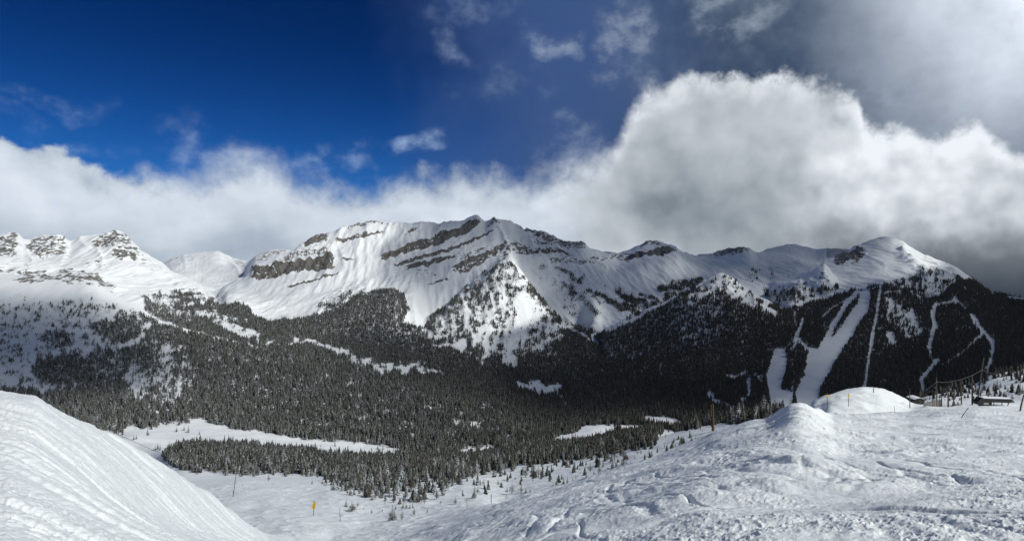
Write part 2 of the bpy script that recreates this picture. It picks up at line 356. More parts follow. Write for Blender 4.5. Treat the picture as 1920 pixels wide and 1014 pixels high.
# the pyramid spur that comes down towards the valley: its two upper edges, then the trough behind
line([(775, 612, 2800), (800, 599, 3000), (850, 560, 3250), (905, 513, 3520), (935, 489, 3680), (955, 480, 3760), (975, 505, 3620), (1000, 545, 3400), (1055, 600, 3050), (1085, 614, 2900), (1115, 628, 2700)], ext=False, smooth=False)
line([(775, 616, 2950), (800, 604, 3180), (850, 566, 3420), (905, 517, 3680), (935, 490, 3800), (955, 478, 3860), (975, 507, 3780), (1000, 549, 3600), (1055, 606, 3250), (1085, 622, 3080), (1115, 634, 2850)], ext=False, smooth=False)
# wooded hill right of it, with its crest and the trough behind
line([(1115, 641, 2560), (1130, 628, 2600), (1180, 597, 2700), (1250, 570, 2800), (1300, 541, 2920), (1335, 516, 3020), (1352, 511, 3040), (1372, 520, 2990), (1400, 543, 2920), (1440, 571, 2830), (1465, 583, 2760), (1490, 583, 2740), (1540, 584, 2690)], ext=False, smooth=False)
line([(1115, 640, 2700), (1130, 630, 2750), (1180, 602, 2850), (1250, 'z', -225, 3020), (1300, 'z', -200, 3200), (1352, 'z', -160, 3420), (1400, 'z', -160, 3350), (1440, 'z', -190, 3200), (1465, 'z', -215, 3000), (1490, 581, 2900)], ext=False)
# --- the mountains
# left back range
line([(-300, 470, 3500), (0, 490, 3400), (100, 500, 3350), (200, 515, 3250), (280, 540, 3150), (340, 560, 3080), (400, 572, 3000)], ext=False)
line([(-300, 455, 4150), (-100, 440, 4150), (-20, 447, 4150), (0, 446, 4150), (12, 441, 4150), (38, 440, 4150), (42, 449, 4180), (55, 455, 4200), (70, 448, 4150), (85, 442, 4150), (110, 439, 4150), (120, 447, 4180), (128, 455, 4200), (145, 446, 4200), (150, 443, 4200), (200, 440, 4200), (212, 435, 4200), (222, 434, 4200),
      (232, 441, 4150), (242, 452, 4100), (258, 462, 4050), (262, 474, 4020), (285, 486, 3950), (300, 494, 3900), (325, 512, 3800), (350, 524, 3650), (400, 552, 3350)], ext=False, smooth=False)
line([(-300, 'z', 60, 5200), (0, 'z', 90, 5200), (220, 'z', 60, 5200), (300, 'z', -80, 4700), (350, 'z', -130, 4500), (400, 'z', -190, 4100)], ext=False)
# white valley and the peak in the gap
line([(280, 'z', -160, 5600), (330, 522, 5600), (380, 532, 5500), (430, 538, 5400), (480, 540, 5300)], ext=False)
line([(270, 508, 8600), (305, 496, 8600), (318, 487, 8600), (345, 478, 8600), (372, 474, 8600), (398, 471, 8600), (412, 472, 8600), (425, 480, 8600), (445, 486, 8500), (468, 491, 8300), (490, 478, 8000), (505, 472, 8000), (530, 473, 8000), (560, 480, 8000)], ext=False, smooth=False)
# central massif: middle of the face, then skyline
line([(400, 560, 3150), (440, 545, 3250), (480, 548, 3300), (560, 552, 3350), (620, 545, 3400), (660, 530, 3500), (700, 520, 3600), (740, 520, 3620), (790, 525, 3650), (850, 505, 3800), (905, 480, 3960), (955, 462, 4050), (1000, 478, 4000), (1050, 508, 3850), (1100, 535, 3650), (1150, 555, 3500), (1200, 555, 3480), (1250, 540, 3550),
      (1290, 535, 3650), (1350, 522, 3850), (1400, 520, 3950), (1450, 518, 4050), (1500, 515, 4200), (1560, 512, 4300), (1640, 512, 4400)], ext=False)
line([(400, 553, 3400), (430, 538, 3500), (455, 526, 3580), (470, 512, 3650), (480, 503, 3700), (500, 496, 3780), (520, 489, 3850), (545, 478, 3950), (562, 468, 4050), (575, 456, 4150), (590, 447, 4250), (607, 443, 4300), (615, 439, 4350), (640, 430, 4400), (665, 423, 4450), (690, 418, 4450), (703, 416, 4450), (715, 420, 4450), (740, 421, 4450),
      (765, 424, 4500), (785, 421, 4500), (812, 424, 4500), (835, 421, 4450), (860, 416, 4400), (880, 413, 4400), (890, 409, 4400), (903, 410, 4400), (906, 418, 4400), (915, 415, 4350), (925, 411, 4300), (940, 413, 4330), (960, 417, 4360), (975, 425, 4400), (985, 432, 4420), (995, 433, 4440), (1005, 436, 4450), (1020, 435, 4450), (1035, 446, 4450),
      (1050, 456, 4450), (1075, 456, 4450), (1092, 457, 4450), (1102, 467, 4450), (1112, 471, 4500), (1130, 472, 4600), (1160, 474, 4700), (1185, 466, 4700), (1205, 458, 4650), (1217, 453, 4650), (1235, 455, 4650), (1255, 459, 4600), (1270, 463, 4600), (1276, 472, 4600), (1300, 478, 4800), (1330, 476, 5000), (1365, 468, 5100), (1395, 463, 5100), (1408, 466, 5100),
      (1415, 474, 5100), (1440, 466, 5600), (1470, 459, 5800), (1490, 457, 5900), (1505, 460, 5900), (1530, 466, 5900), (1560, 466, 5600), (1600, 469, 5500), (1650, 475, 5400)], ext=False, smooth=False)
# right mountain: shelf, crag, upper slope, skyline
line([(1490, 573, 2880), (1530, 560, 2850), (1580, 548, 2800), (1620, 540, 2760), (1650, 534, 2740), (1700, 540, 2720), (1760, 552, 2700), (1800, 560, 2700), (1850, 575, 2660), (1920, 590, 2640), (2220, 560, 2640)], ext=False)
line([(1430, 536, 3300), (1450, 532, 3250), (1480, 527, 3200), (1505, 520, 3160), (1520, 513, 3140), (1535, 501, 3120), (1545, 497, 3110), (1556, 500, 3110), (1566, 521, 3060), (1590, 523, 3040), (1620, 519, 3020), (1650, 517, 3000), (1700, 520, 2960), (1760, 530, 2920), (1800, 538, 2880), (1850, 560, 2800), (1920, 578, 2750), (2220, 545, 2750)], ext=False, smooth=False)
line([(1430, 545, 3500), (1480, 536, 3420), (1520, 524, 3340), (1545, 512, 3300), (1566, 517, 3200), (1590, 514, 3200), (1620, 508, 3180), (1650, 503, 3160), (1700, 506, 3140)], ext=False)
line([(1490, 531, 3420), (1520, 515, 3460), (1545, 498, 3500), (1570, 486, 3600), (1590, 473, 3680), (1600, 466, 3720), (1615, 458, 3760), (1640, 450, 3800), (1658, 448, 3800), (1672, 448, 3800), (1680, 451, 3800), (1690, 456, 3760), (1710, 467, 3700), (1740, 481, 3600), (1765, 490, 3550), (1790, 500, 3450), (1797, 505, 3420), (1805, 511, 3400), (1822, 522, 3350), (1840, 538, 3250), (1855, 550, 3200), (1880, 558, 3150), (1920, 563, 3100), (2220, 550, 3100)], ext=False, smooth=False)
# the land drops away behind every skyline and ends in far foothills
line([(-300, 'z', -100, 6500), (250, 'z', -150, 6500)], ext=False)
line([(560, 'z', -100, 6000), (900, 'z', -100, 6000), (1100, 'z', -150, 6200), (1415, 'z', -200, 6800), (1700, 'z', -300, 6500), (1850, 'z', -420, 5200), (2220, 'z', -460, 5200)], ext=False)
line([(-300, 'z', -300, 10500), (280, 'z', -300, 10500), (400, 'z', -250, 10500), (960, 'z', -300, 10500), (1750, 'z', -400, 10500), (1850, 'z', -700, 10500), (2220, 'z', -700, 10500)])

def profile(cols, rows):
    """height over (column, depth): one smooth profile through the feature lines per column"""
    Z = np.empty((len(rows), len(cols)), np.float64)
    ev = []
    for c, dd, zz, ext, smooth in LINES:
        if smooth:
            a = pchip(c, np.log(dd), cols); b = pchip(c, zz / dd, cols)
            D_ = np.exp(a); Zc = b * D_
        else:
            D_ = np.exp(np.interp(cols, c, np.log(dd))); Zc = np.interp(cols, c, zz / dd) * D_
        fw = 30.0 if smooth else 22.0
        if ext: w = np.ones(len(cols))
        else: w = sstep(cols, c[0], c[0] + fw) * sstep(cols, c[-1], c[-1] - fw)
        w = np.where((cols >= c[0]) & (cols <= c[-1]), np.maximum(w, 1e-3), 0)
        ev.append((D_, Zc, w))
    for i in range(len(cols)):
        def clean(d, z):
            o = np.argsort(d); d = d[o]; z = z[o]
            keep = np.concatenate([[True], np.diff(d) > 0.004 * d[1:]])
            return d[keep], z[keep]
        full = [(e[0][i], e[1][i]) for e in ev if e[2][i] > .999]
        d, z = clean(np.array([q[0] for q in full]), np.array([q[1] for q in full]))
        # a line that is just beginning or ending eases out of the profile it joins
        part = [(e[0][i], e[1][i], e[2][i]) for e in ev if 0 < e[2][i] <= .999]
        if part:
            pd = np.array([q[0] for q in part]); z0 = pchip(d, z, pd)
            pz = np.array([z0[k] + (q[1] - z0[k]) * q[2] for k, q in enumerate(part)])
            d, z = clean(np.concatenate([d, pd]), np.concatenate([z, pz]))
        Z[:, i] = 0.55 * pchip(d, z, rows) + 0.45 * np.interp(rows, d, z)
    return Z

def blur(Z, k, axis):
    w = np.exp(-0.5 * (np.arange(-3 * k, 3 * k + 1) / k) ** 2); w /= w.sum()
    n = len(w) // 2
    pad = [(0, 0), (0, 0)]; pad[axis] = (n, n)
    Q = np.pad(Z, pad, mode='edge')
    out = np.zeros_like(Z)
    for j, c in enumerate(w):
        sl = [slice(None), slice(None)]; sl[axis] = slice(j, j + Z.shape[axis])
        out += c * Q[tuple(sl)]
    return out

# ---- painted regions: traced in the photograph's columns and rows, carried by the land itself
GW, GH = 2520, 720                    # columns -300..2220, rows 400..1120
gx_, gy_ = np.meshgrid(np.arange(GW) - 300.0, np.arange(GH) + 400.0)
wob = fbm(gx_, gy_, 26, 4, 51) * 7.0
wob2 = fbm(gx_, gy_, 22, 4, 61) * 5.0
def poly(pts, soft=3.0, wobble=1.0, base=None, val=1.0):
    """a soft polygon on the painting grid (max-combined into base)"""
    if base is None: base = np.zeros((GH, GW), np.float32)
    xs = [p[0] for p in pts]; ys = [p[1] for p in pts]
    m = int(12 + soft * 2)
    x0 = max(int(min(xs)) + 300 - m, 0); x1 = min(int(max(xs)) + 300 + m, GW)
    y0 = max(int(min(ys)) - 400 - m, 0); y1 = min(int(max(ys)) - 400 + m, GH)
    if x1 <= x0 or y1 <= y0: return base
    X = gx_[y0:y1, x0:x1] + wob[y0:y1, x0:x1] * wobble; Y = gy_[y0:y1, x0:x1] + wob2[y0:y1, x0:x1] * wobble
    ins = np.zeros(X.shape, bool); dist = np.full(X.shape, 1e9)
    for (ax, ay), (bx, by) in zip(pts, pts[1:] + pts[:1]):
        if ay != by:
            cr = ((ay > Y) != (by > Y)) & (X < (bx - ax) * (Y - ay) / (by - ay) + ax)
            ins ^= cr
        vx, vy = bx - ax, by - ay
        t = np.clip(((X - ax) * vx + (Y - ay) * vy) / max(vx * vx + vy * vy, 1e-9), 0, 1)
        dist = np.minimum(dist, np.hypot(X - ax - t * vx, Y - ay - t * vy))
    sd = np.where(ins, dist, -dist)
    r = sstep(sd, -soft, soft) * val
    base[y0:y1, x0:x1] = np.maximum(base[y0:y1, x0:x1], r)
    return base
def stroke(pts, soft=1.0, wobble=0.3, base=None, val=1.0):
    """a ribbon through (column, row, half width)"""
    if base is None: base = np.zeros((GH, GW), np.float32)
    m = 14
    for (ax, ay, aw), (bx, by, bw) in zip(pts, pts[1:]):
        mw = max(aw, bw) + m
        x0 = max(int(min(ax, bx) - mw) + 300, 0); x1 = min(int(max(ax, bx) + mw) + 300, GW)
        y0 = max(int(min(ay, by) - mw) - 400, 0); y1 = min(int(max(ay, by) + mw) - 400, GH)
        if x1 <= x0 or y1 <= y0: continue
        X = gx_[y0:y1, x0:x1] + wob[y0:y1, x0:x1] * wobble; Y = gy_[y0:y1, x0:x1] + wob2[y0:y1, x0:x1] * wobble
        vx, vy = bx - ax, by - ay
        t = np.clip(((X - ax) * vx + (Y - ay) * vy) / max(vx * vx + vy * vy, 1e-9), 0, 1)
        dd = np.hypot(X - ax - t * vx, Y - ay - t * vy)
        r = sstep(dd, (aw + t * (bw - aw)) + soft, (aw + t * (bw - aw)) - soft) * val
        base[y0:y1, x0:x1] = np.maximum(base[y0:y1, x0:x1], r)
    return base
def look(M, px, py):
    """bilinear read of a painted region"""
    x = np.clip(px + 300.0, 0, GW - 1.001); y = np.clip(py - 400.0, 0, GH - 1.001)
    xi = x.astype(np.int32); yi = y.astype(np.int32); fx = (x - xi).astype(np.float32); fy = (y - yi).astype(np.float32)
    return (M[yi, xi] * (1 - fx) + M[yi, xi + 1] * fx) * (1 - fy) + (M[yi + 1, xi] * (1 - fx) + M[yi + 1, xi + 1] * fx) * fy
# ---- where wood grows (cover 0..1)
WOOD = np.zeros((GH, GW), np.float32)
poly([(262, 556), (285, 570), (330, 590), (400, 606), (450, 632), (560, 662), (640, 684), (720, 700), (830, 708), (950, 728), (1060, 760), (1110, 792), (1085, 806), (1020, 832), (985, 842), (900, 838), (862, 850), (800, 853),
      (705, 832), (600, 828), (500, 812), (440, 803), (400, 795), (365, 780), (330, 760), (345, 700), (300, 640), (280, 600)], 4, 1, WOOD)
poly([(230, 650), (300, 630), (360, 650), (390, 790), (330, 792), (290, 797), (222, 812), (160, 800), (110, 785), (85, 735), (130, 700), (200, 690)], 10, 1, WOOD, .82)
poly([(0, 728), (60, 726), (110, 760), (150, 790), (0, 770)], 5, 1, WOOD, .8)
poly([(-300, 560), (0, 560), (60, 560), (150, 575), (215, 590), (260, 600), (300, 640), (240, 700), (120, 730), (-300, 740)], 14, 1, WOOD, .33)
for (cx, cy, rx, ry, v) in ((220, 618, 48, 24, .9), (105, 635, 34, 20, .66), (115, 692, 62, 30, .9), (190, 680, 42, 30, .7), (60, 590, 60, 20, .34), (160, 580, 60, 22, .42), (40, 690, 60, 30, .35), (255, 600, 30, 18, .7), (300, 640, 40, 24, .75)):
    poly([(cx + rx * math.cos(a), cy + ry * math.sin(a)) for a in np.linspace(0, 6.283, 14)[:-1]], 9, 1.6, WOOD, v)
# hanging shelf in the gap and the belt at the foot of the big face
poly([(268, 560), (300, 550), (345, 548), (385, 556), (420, 566), (440, 580), (480, 610), (420, 612), (360, 606), (310, 590)], 6, 1.5, WOOD, .58)
poly([(400, 574), (445, 568), (474, 580), (470, 590), (500, 604), (600, 594), (640, 578), (675, 555), (715, 543), (755, 548), (764, 580), (752, 606), (790, 612), (850, 562), (905, 516), (955, 490), (1000, 545), (1055, 600), (1115, 628),
      (1180, 600), (1250, 572), (1250, 700), (1060, 765), (950, 728), (830, 708), (720, 700), (640, 684), (560, 662), (470, 636), (420, 610)], 3.5, .7, WOOD)
poly([(590, 580), (640, 545), (680, 542), (680, 560), (640, 580)], 8, 1, WOOD, .5)
# whole dark right side
poly([(1040, 600), (1115, 634), (1180, 599), (1250, 572), (1300, 545), (1338, 522), (1352, 516), (1372, 524), (1400, 547), (1440, 574), (1490, 578), (1545, 552), (1600, 540), (1650, 531), (1700, 545), (1725, 560), (1760, 556), (1800, 528), (1822, 526), (1860, 553),
      (1920, 566), (2220, 552), (2220, 790), (1480, 790), (1200, 800), (1100, 795), (1050, 765), (950, 735), (960, 690)], 3, .6, WOOD)
poly([(1430, 545), (1480, 545), (1530, 540), (1580, 530), (1560, 560), (1490, 575), (1440, 568)], 6, 1, WOOD, .55)
poly([(1660, 535), (1720, 505), (1800, 520), (1760, 560), (1700, 560)], 10, 1, WOOD, .42)
# hanging valley behind the spur: strips of wood down the far side
for q in ([(1100, 540, 3), (1160, 575, 8), (1235, 608, 6)], [(1150, 540, 4), (1190, 570, 12), (1260, 598, 8)], [(1055, 525, 3), (1090, 560, 5), (1118, 585, 5)], [(1240, 540, 10), (1285, 535, 10), (1310, 528, 6)], [(1250, 560, 8), (1300, 548, 6)], [(1330, 532, 5), (1270, 575, 6), (1215, 612, 5)],
          [(1200, 550, 2), (1245, 575, 3)], [(985, 470, 4), (1060, 478, 3)], [(1040, 500, 3), (1090, 530, 4)]):
    stroke(q, 4, 1.0, WOOD, .72)
poly([(985, 490), (1060, 495), (1120, 520), (1180, 545), (1120, 600), (1060, 590)], 12, 1, WOOD, .22)
poly([(1390, 500), (1440, 495), (1500, 512), (1450, 532), (1400, 530)], 12, 1, WOOD, .25)
# strip of wood on the near side of the valley
poly([(300, 856), (320, 848), (345, 833), (450, 836), (560, 850), (640, 860), (760, 858), (870, 853), (960, 848), (1050, 833), (1150, 815), (1240, 795), (1330, 778), (1480, 764), (1500, 790), (1340, 796), (1240, 810), (1228, 836), (1130, 857), (1000, 873),
      (900, 888), (850, 905), (800, 905), (740, 905), (680, 900), (620, 893), (560, 890), (450, 889), (380, 888), (335, 880)], 6, 1.7, WOOD)
poly([(600, 890), (700, 890), (860, 890), (830, 930), (760, 955), (700, 940), (640, 925)], 10, 1.4, WOOD, .74)
poly([(830, 885), (1000, 872), (1130, 852), (1240, 832), (1300, 815), (1300, 835), (1150, 890), (960, 930), (760, 985), (620, 985), (600, 930)], 10, 1, WOOD, .29)
# the white knoll at the right end
poly([(1740, 742), (1800, 725), (1850, 735), (1850, 750), (1740, 752)], 3, .5, WOOD, .38)
poly([(1850, 712), (1875, 698), (1930, 688), (2220, 660), (2220, 745), (1850, 745)], 4, .6, WOOD, .2)

# ---- open snow inside the wood
OPEN = np.zeros((GH, GW), np.float32)
poly([(225, 806), (300, 803), (345, 795), (375, 783), (400, 800), (430, 812), (500, 818), (600, 833), (700, 840), (760, 845), (790, 852), (760, 854), (640, 855), (560, 845), (450, 836), (345, 832), (320, 846), (290, 842)], 5, 1.5, OPEN)
poly([(858, 855), (865, 845), (880, 838), (920, 846), (900, 850), (870, 858)], 2, 1, OPEN)
stroke([(920, 846, 3), (975, 841, 3), (985, 838, 2)], 1.5, .8, OPEN)
stroke([(1030, 832, 2.5), (1050, 826, 3), (1066, 816, 2)], 1.5, .5, OPEN)
poly([(1080, 823), (1088, 817), (1112, 812), (1109, 829), (1084, 831)], 1.5, .4, OPEN)
poly([(1168, 796), (1213, 797), (1200, 806), (1176, 815), (1166, 811)], 1.5, .4, OPEN)
stroke([(1140, 795, 1.2), (1170, 797, 1.5)], 1, .3, OPEN)
poly([(1208, 780), (1250, 781), (1280, 790), (1300, 792), (1255, 800), (1240, 795), (1205, 792)], 1.5, .5, OPEN)
# creek flats
for q in ([(405, 600, 5), (440, 612, 8), (480, 634, 10)], [(488, 641, 3), (520, 644, 4)], [(545, 638, 4), (590, 643, 6), (620, 652, 8), (650, 668, 9), (690, 682, 10), (740, 692, 11), (790, 692, 10), (830, 696, 6)], [(330, 594, 3), (350, 604, 3)], [(360, 622, 2), (420, 634, 3), (460, 652, 2)],
          [(400, 640, 2), (440, 655, 2)], [(480, 580, 7), (520, 605, 3)], [(400, 590, 4), (460, 600, 5)]):
    stroke(q, 5, 2.2, OPEN, .70)
poly([(968, 714), (1010, 715), (1052, 722), (1050, 732), (1030, 742), (1000, 738), (985, 730), (970, 727)], 4, 1.6, OPEN, .8)
stroke([(1040, 735, 6), (1060, 760, 3)], 4, 1, OPEN, .5); stroke([(1078, 766, 3), (1086, 770, 2)], 2, 1, OPEN, .9)
stroke([(255, 578, 3), (300, 603, 4), (350, 620, 3.5), (400, 632, 3), (450, 645, 2.5), (500, 655, 1.5)], 2.5, 1.0, OPEN, .85)
poly([(300, 640), (345, 640), (375, 690), (360, 760), (300, 760), (240, 740), (230, 690), (280, 700)], 14, 1.5, OPEN, .42)
poly([(380, 640), (700, 700), (1000, 780), (1000, 830), (700, 830), (440, 790), (380, 740)], 20, 1.5, OPEN, .27)
poly([(780, 615), (850, 565), (905, 515), (955, 485), (1000, 545), (1060, 605), (1040, 650), (960, 685), (880, 640), (800, 640)], 8, 1.2, OPEN, .50)
poly([(1240, 570), (1340, 520), (1360, 590), (1340, 650), (1280, 640)], 16, 1.2, OPEN, .30)
# avalanche chutes on the spur and its open patches
for q in ([(866, 555, 5), (876, 590, 5), (880, 620, 6), (892, 640, 6)], [(905, 520, 4), (925, 550, 6), (922, 590, 5), (905, 620, 6), (890, 645, 5)], [(942, 520, 3), (948, 560, 4), (945, 600, 5), (930, 640, 5), (918, 665, 4)], [(930, 590, 4), (900, 640, 3)],
          [(958, 600, 5), (950, 640, 6), (945, 680, 6)], [(975, 560, 10), (970, 620, 10), (960, 650, 9), (962, 680, 8)], [(920, 600, 6), (915, 650, 8), (905, 680, 4)], [(985, 610, 4), (975, 660, 5)]):
    stroke(q, 4, 1.2, OPEN, .82)
poly([(980, 540), (1008, 570), (1020, 590), (1005, 610), (970, 610), (968, 570)], 5, 1, OPEN, .9)
poly([(1005, 605), (1060, 600), (1075, 612), (1040, 625), (1000, 628)], 6, 1.5, OPEN, .7)
poly([(812, 645), (850, 645), (870, 636), (878, 650), (866, 664), (850, 652), (815, 650)], 2, .7, OPEN)
poly([(955, 668), (968, 662), (965, 682), (945, 682)], 3, 1, OPEN, .9)
poly([(700, 618), (780, 602), (850, 570), (860, 600), (790, 640)], 10, 1, OPEN, .28)
poly([(1000, 625), (1060, 628), (1050, 640), (1005, 640)], 4, 1, OPEN, .6)
stroke([(1065, 612, 2), (1095, 632, 2.5), (1105, 640, 2)], 1.5, .4, OPEN); stroke([(1112, 640, 4), (1120, 646, 3)], 1.5, .3, OPEN)
stroke([(1110, 634, 3), (1160, 612, 4), (1200, 596, 3), (1270, 560, 3)], 2, .6, OPEN, .9)
# snow on top of the wooded hill
poly([(1352, 510), (1325, 528), (1290, 552), (1300, 570), (1350, 548), (1380, 570), (1440, 590), (1455, 585), (1400, 545)], 6, 1, OPEN, .62)
poly([(1240, 580), (1330, 555), (1350, 600), (1340, 630), (1290, 625)], 14, 1, OPEN, .25)
stroke([(1425, 575, 3), (1452, 592, 5)], 2, .5, OPEN, .9)
stroke([(1415, 560, 2), (1440, 575, 4), (1450, 560, 3)], 2, .8, OPEN, .7)
# ski runs of the right mountain
stroke([(1464, 580, 2.5), (1495, 577, 3), (1520, 567, 4), (1560, 552, 4), (1590, 545, 3)], 1.2, .3, OPEN)
poly([(1453, 654), (1472, 652), (1474, 690), (1464, 730), (1490, 737), (1482, 770), (1445, 772), (1440, 735), (1434, 708)], 1.5, .35, OPEN)
stroke([(1472, 652, 2), (1490, 640, 1.5)], 1, .3, OPEN)
stroke([(1504, 600, 3), (1494, 632, 4), (1487, 654, 2)], 1.5, .4, OPEN); stroke([(1494, 632, 3), (1515, 655, 4)], 1.5, .4, OPEN); stroke([(1488, 590, 2), (1490, 615, 2)], 1.5, .4, OPEN, .8)
stroke([(1622, 544, 8), (1618, 575, 11), (1600, 600, 13), (1585, 625, 14), (1562, 652, 17), (1540, 690, 18), (1520, 720, 20), (1512, 745, 21)], 1.2, .35, OPEN)
stroke([(1610, 546, 6), (1585, 572, 5), (1566, 605, 5.5), (1550, 635, 6), (1540, 655, 7)], 1.2, .3, OPEN)
stroke([(1590, 560, 2), (1565, 575, 2), (1542, 596, 2)], 1.2, .3, OPEN, .9)
poly([(1517, 650), (1540, 655), (1535, 680), (1512, 710), (1505, 700)], 2, .4, OPEN)
stroke([(1482, 670, 1.5), (1490, 700, 1.5), (1484, 735, 1.5)], 1.5, .5, OPEN, .55)
stroke([(1652, 528, 3), (1643, 590, 3.2), (1632, 650, 3.5), (1620, 728, 3.5)], .9, .15, OPEN)
stroke([(1635, 540, 2.5), (1655, 530, 2)], 1, .3, OPEN)
stroke([(1756, 572, 5), (1748, 590, 4.5), (1752, 612, 5.5), (1744, 640, 4.5), (1742, 655, 4), (1746, 675, 3)], 1.2, .4, OPEN)
stroke([(1756, 572, 3), (1775, 568, 3), (1790, 565, 7)], 1.5, .6, OPEN, .9); stroke([(1790, 565, 3), (1810, 578, 2)], 1.5, .5, OPEN, .6)
stroke([(1757, 678, 6), (1744, 692, 5), (1728, 712, 5), (1730, 735, 4)], 1.2, .5, OPEN)
stroke([(1822, 592, 5), (1834, 615, 5.5), (1845, 626, 6), (1860, 640, 4.5), (1860, 665, 3.5), (1850, 690, 4), (1852, 712, 2)], 1.2, .4, OPEN)
stroke([(1840, 628, 3), (1815, 652, 3), (1790, 672, 2.5), (1765, 685, 1.5)], 1.2, .4, OPEN, .9)
poly([(1660, 555), (1675, 560), (1700, 580), (1722, 590), (1728, 625), (1712, 640), (1695, 630), (1660, 595)], 8, 1.3, OPEN, .58)
poly([(1660, 625), (1672, 618), (1680, 645), (1690, 650), (1665, 650)], 4, 1.2, OPEN, .7)
stroke([(1662, 548, 2), (1685, 548, 2)], 1.5, .5, OPEN, .7)
stroke([(1662, 560, 3), (1678, 578, 4)], 2, .8, OPEN, .8)
# flecks above the pole
for q in ([(1365, 704, 4), (1390, 706, 4)], [(1330, 738, 8), (1345, 752, 6)], [(1400, 700, 4), (1405, 730, 4), (1398, 755, 4)], [(1420, 705, 5), (1425, 715, 4)], [(1300, 740, 3), (1320, 745, 3)], [(1350, 760, 5), (1370, 765, 4)]):
    stroke(q, 4, 2.0, OPEN, .84)
# forest glades of the near slope
for q in ([(335, 745, 5), (360, 760, 8)], [(300, 690, 3), (330, 720, 4)], [(660, 765, 4), (680, 770, 5)], [(860, 790, 8), (890, 800, 9)], [(800, 810, 6), (850, 815, 8)], [(640, 748, 3), (660, 752, 3)], [(900, 760, 3), (920, 765, 3)], [(300, 650, 3), (310, 700, 4)], [(240, 740, 5), (300, 775, 5)], [(700, 790, 5), (770, 800, 6)]):
    stroke(q, 4, 1.8, OPEN, .5)
dens_n = fbm(gx_, gy_, 11, 4, 71, 0.6) + 0.5 * fbm(gx_, gy_, 34, 3, 75)
streak_n = fbm(gx_ * 1.0, gy_ * 0.28, 6, 3, 78)
COVER = np.clip(WOOD * (1 - OPEN), 0, 1)
COVER = np.clip(COVER * 1.75 - 0.42 + dens_n * 1.0 * (1 - 0.75 * sstep(COVER, .82, 1.0)) + streak_n * .3, 0, 1) * sstep(COVER, .05, .2)
COVER = np.where(WOOD * (1 - OPEN) > .93, np.maximum(COVER, .86), COVER).astype(np.float32)

# ---- bare rock: bands (column, row, half width), strength, step height in metres
ROCK = np.zeros((GH, GW), np.float32)
STEP = np.zeros((GH, GW), np.float32)
rw = fbm(gx_, gy_, 9, 3, 81) * 4.0
def band(pts, val=1.0, step=0.0, soft=1.6):
    xs = np.array([p[0] for p in pts], float); ys = np.array([p[1] for p in pts], float); hw = np.array([p[2] for p in pts], float)
    x0 = int(xs[0]) + 296; x1 = int(xs[-1]) + 304
    X = gx_[:, x0:x1]
    yc = np.interp(X[0], xs, ys)[None, :]; w = np.interp(X[0], xs, hw)[None, :]
    e = sstep(X, xs[0] - 4, xs[0] + 18) * sstep(X, xs[-1] + 4, xs[-1] - 18)
    w = w * (1 + .9 * fbm(X[0] * 1.0, X[0] * 0 + xs[0] + ys[0], 30, 4, 83, .6))[None, :]
    s = yc - gy_[:, x0:x1] + rw[:, x0:x1] * 0.55
    r = sstep(np.abs(s), w + soft, np.maximum(w - soft, 0)) * e * val
    ROCK[:, x0:x1] = np.maximum(ROCK[:, x0:x1], r)
    STEP[:, x0:x1] += step * e * sstep(s, -w - 1, w + 1) * np.exp(-np.maximum(s - w, 0) / 26.0)
band([(462, 515, 7), (480, 517, 9), (505, 514, 8), (530, 508, 10), (560, 505, 11), (590, 499, 12), (615, 496, 11), (634, 494, 9)], 1.0, 30)
band([(560, 466, 4), (580, 458, 7), (600, 449, 6), (622, 445, 5)], .95, 4)
band([(520, 500, 5), (560, 483, 6), (600, 478, 6), (622, 470, 5)], .62, 6)
band([(636, 432, 2), (665, 424, 2.5), (705, 418, 2.5), (740, 424, 2)], .7, 2)
band([(620, 452, 3), (650, 448, 3), (690, 439, 3.5), (725, 432, 3)], .8, 3)
band([(706, 486, 2), (740, 478, 5), (770, 470, 7), (800, 460, 9), (830, 449, 9), (860, 438, 9), (888, 424, 6), (908, 415, 3)], 1.0, 20)
band([(752, 446, 3), (770, 440, 4), (790, 434, 3)], .8, 3)
band([(630, 490, 1.6), (650, 487, 2), (672, 483, 1.5)], .9, 2)
band([(728, 500, 2), (780, 488, 3), (830, 476, 3.2), (870, 463, 3), (905, 449, 2.5), (938, 428, 2)], .95, 5)
band([(750, 504, 3), (790, 498, 4), (830, 489, 3), (860, 482, 2)], .9, 4)
band([(840, 512, 5), (870, 503, 9), (905, 489, 8), (930, 475, 8), (950, 462, 6), (960, 450, 4)], .8, 15)
band([(770, 515, 3), (800, 510, 5), (830, 520, 2)], .5, 3)
band([(790, 535, 1.5), (830, 527, 1.8), (850, 521, 1.5)], .8, 2)
band([(905, 432, 3), (925, 418, 5), (945, 425, 3)], .8, 3)
band([(528, 541, 1.6), (570, 534, 2), (610, 524, 2.5), (642, 514, 2)], .95, 4)
band([(460, 545, 1.2), (490, 540, 1.2)], .6, 1)
band([(925, 500, 3), (960, 466, 8), (1000, 470, 7), (1040, 472, 5), (1080, 478, 3)], .62, 6)
band([(960, 420, 4), (985, 432, 5), (1010, 440, 6), (1050, 460, 5), (1090, 462, 6), (1108, 470, 4)], .72, 6)
band([(985, 445, 5), (1010, 455, 6), (1050, 462, 4)], .55, 4)
band([(1020, 492, 4), (1060, 492, 5), (1110, 490, 5), (1150, 486, 4), (1180, 484, 3)], .6, 5)
band([(1105, 472, 1.5), (1160, 478, 2), (1200, 482, 2)], .5, 1)
band([(1160, 490, 2), (1190, 484, 5), (1225, 474, 6), (1250, 469, 6), (1275, 466, 6)], 1.0, 9)
band([(1190, 468, 2.5), (1217, 456, 3), (1250, 460, 2)], .7, 2)
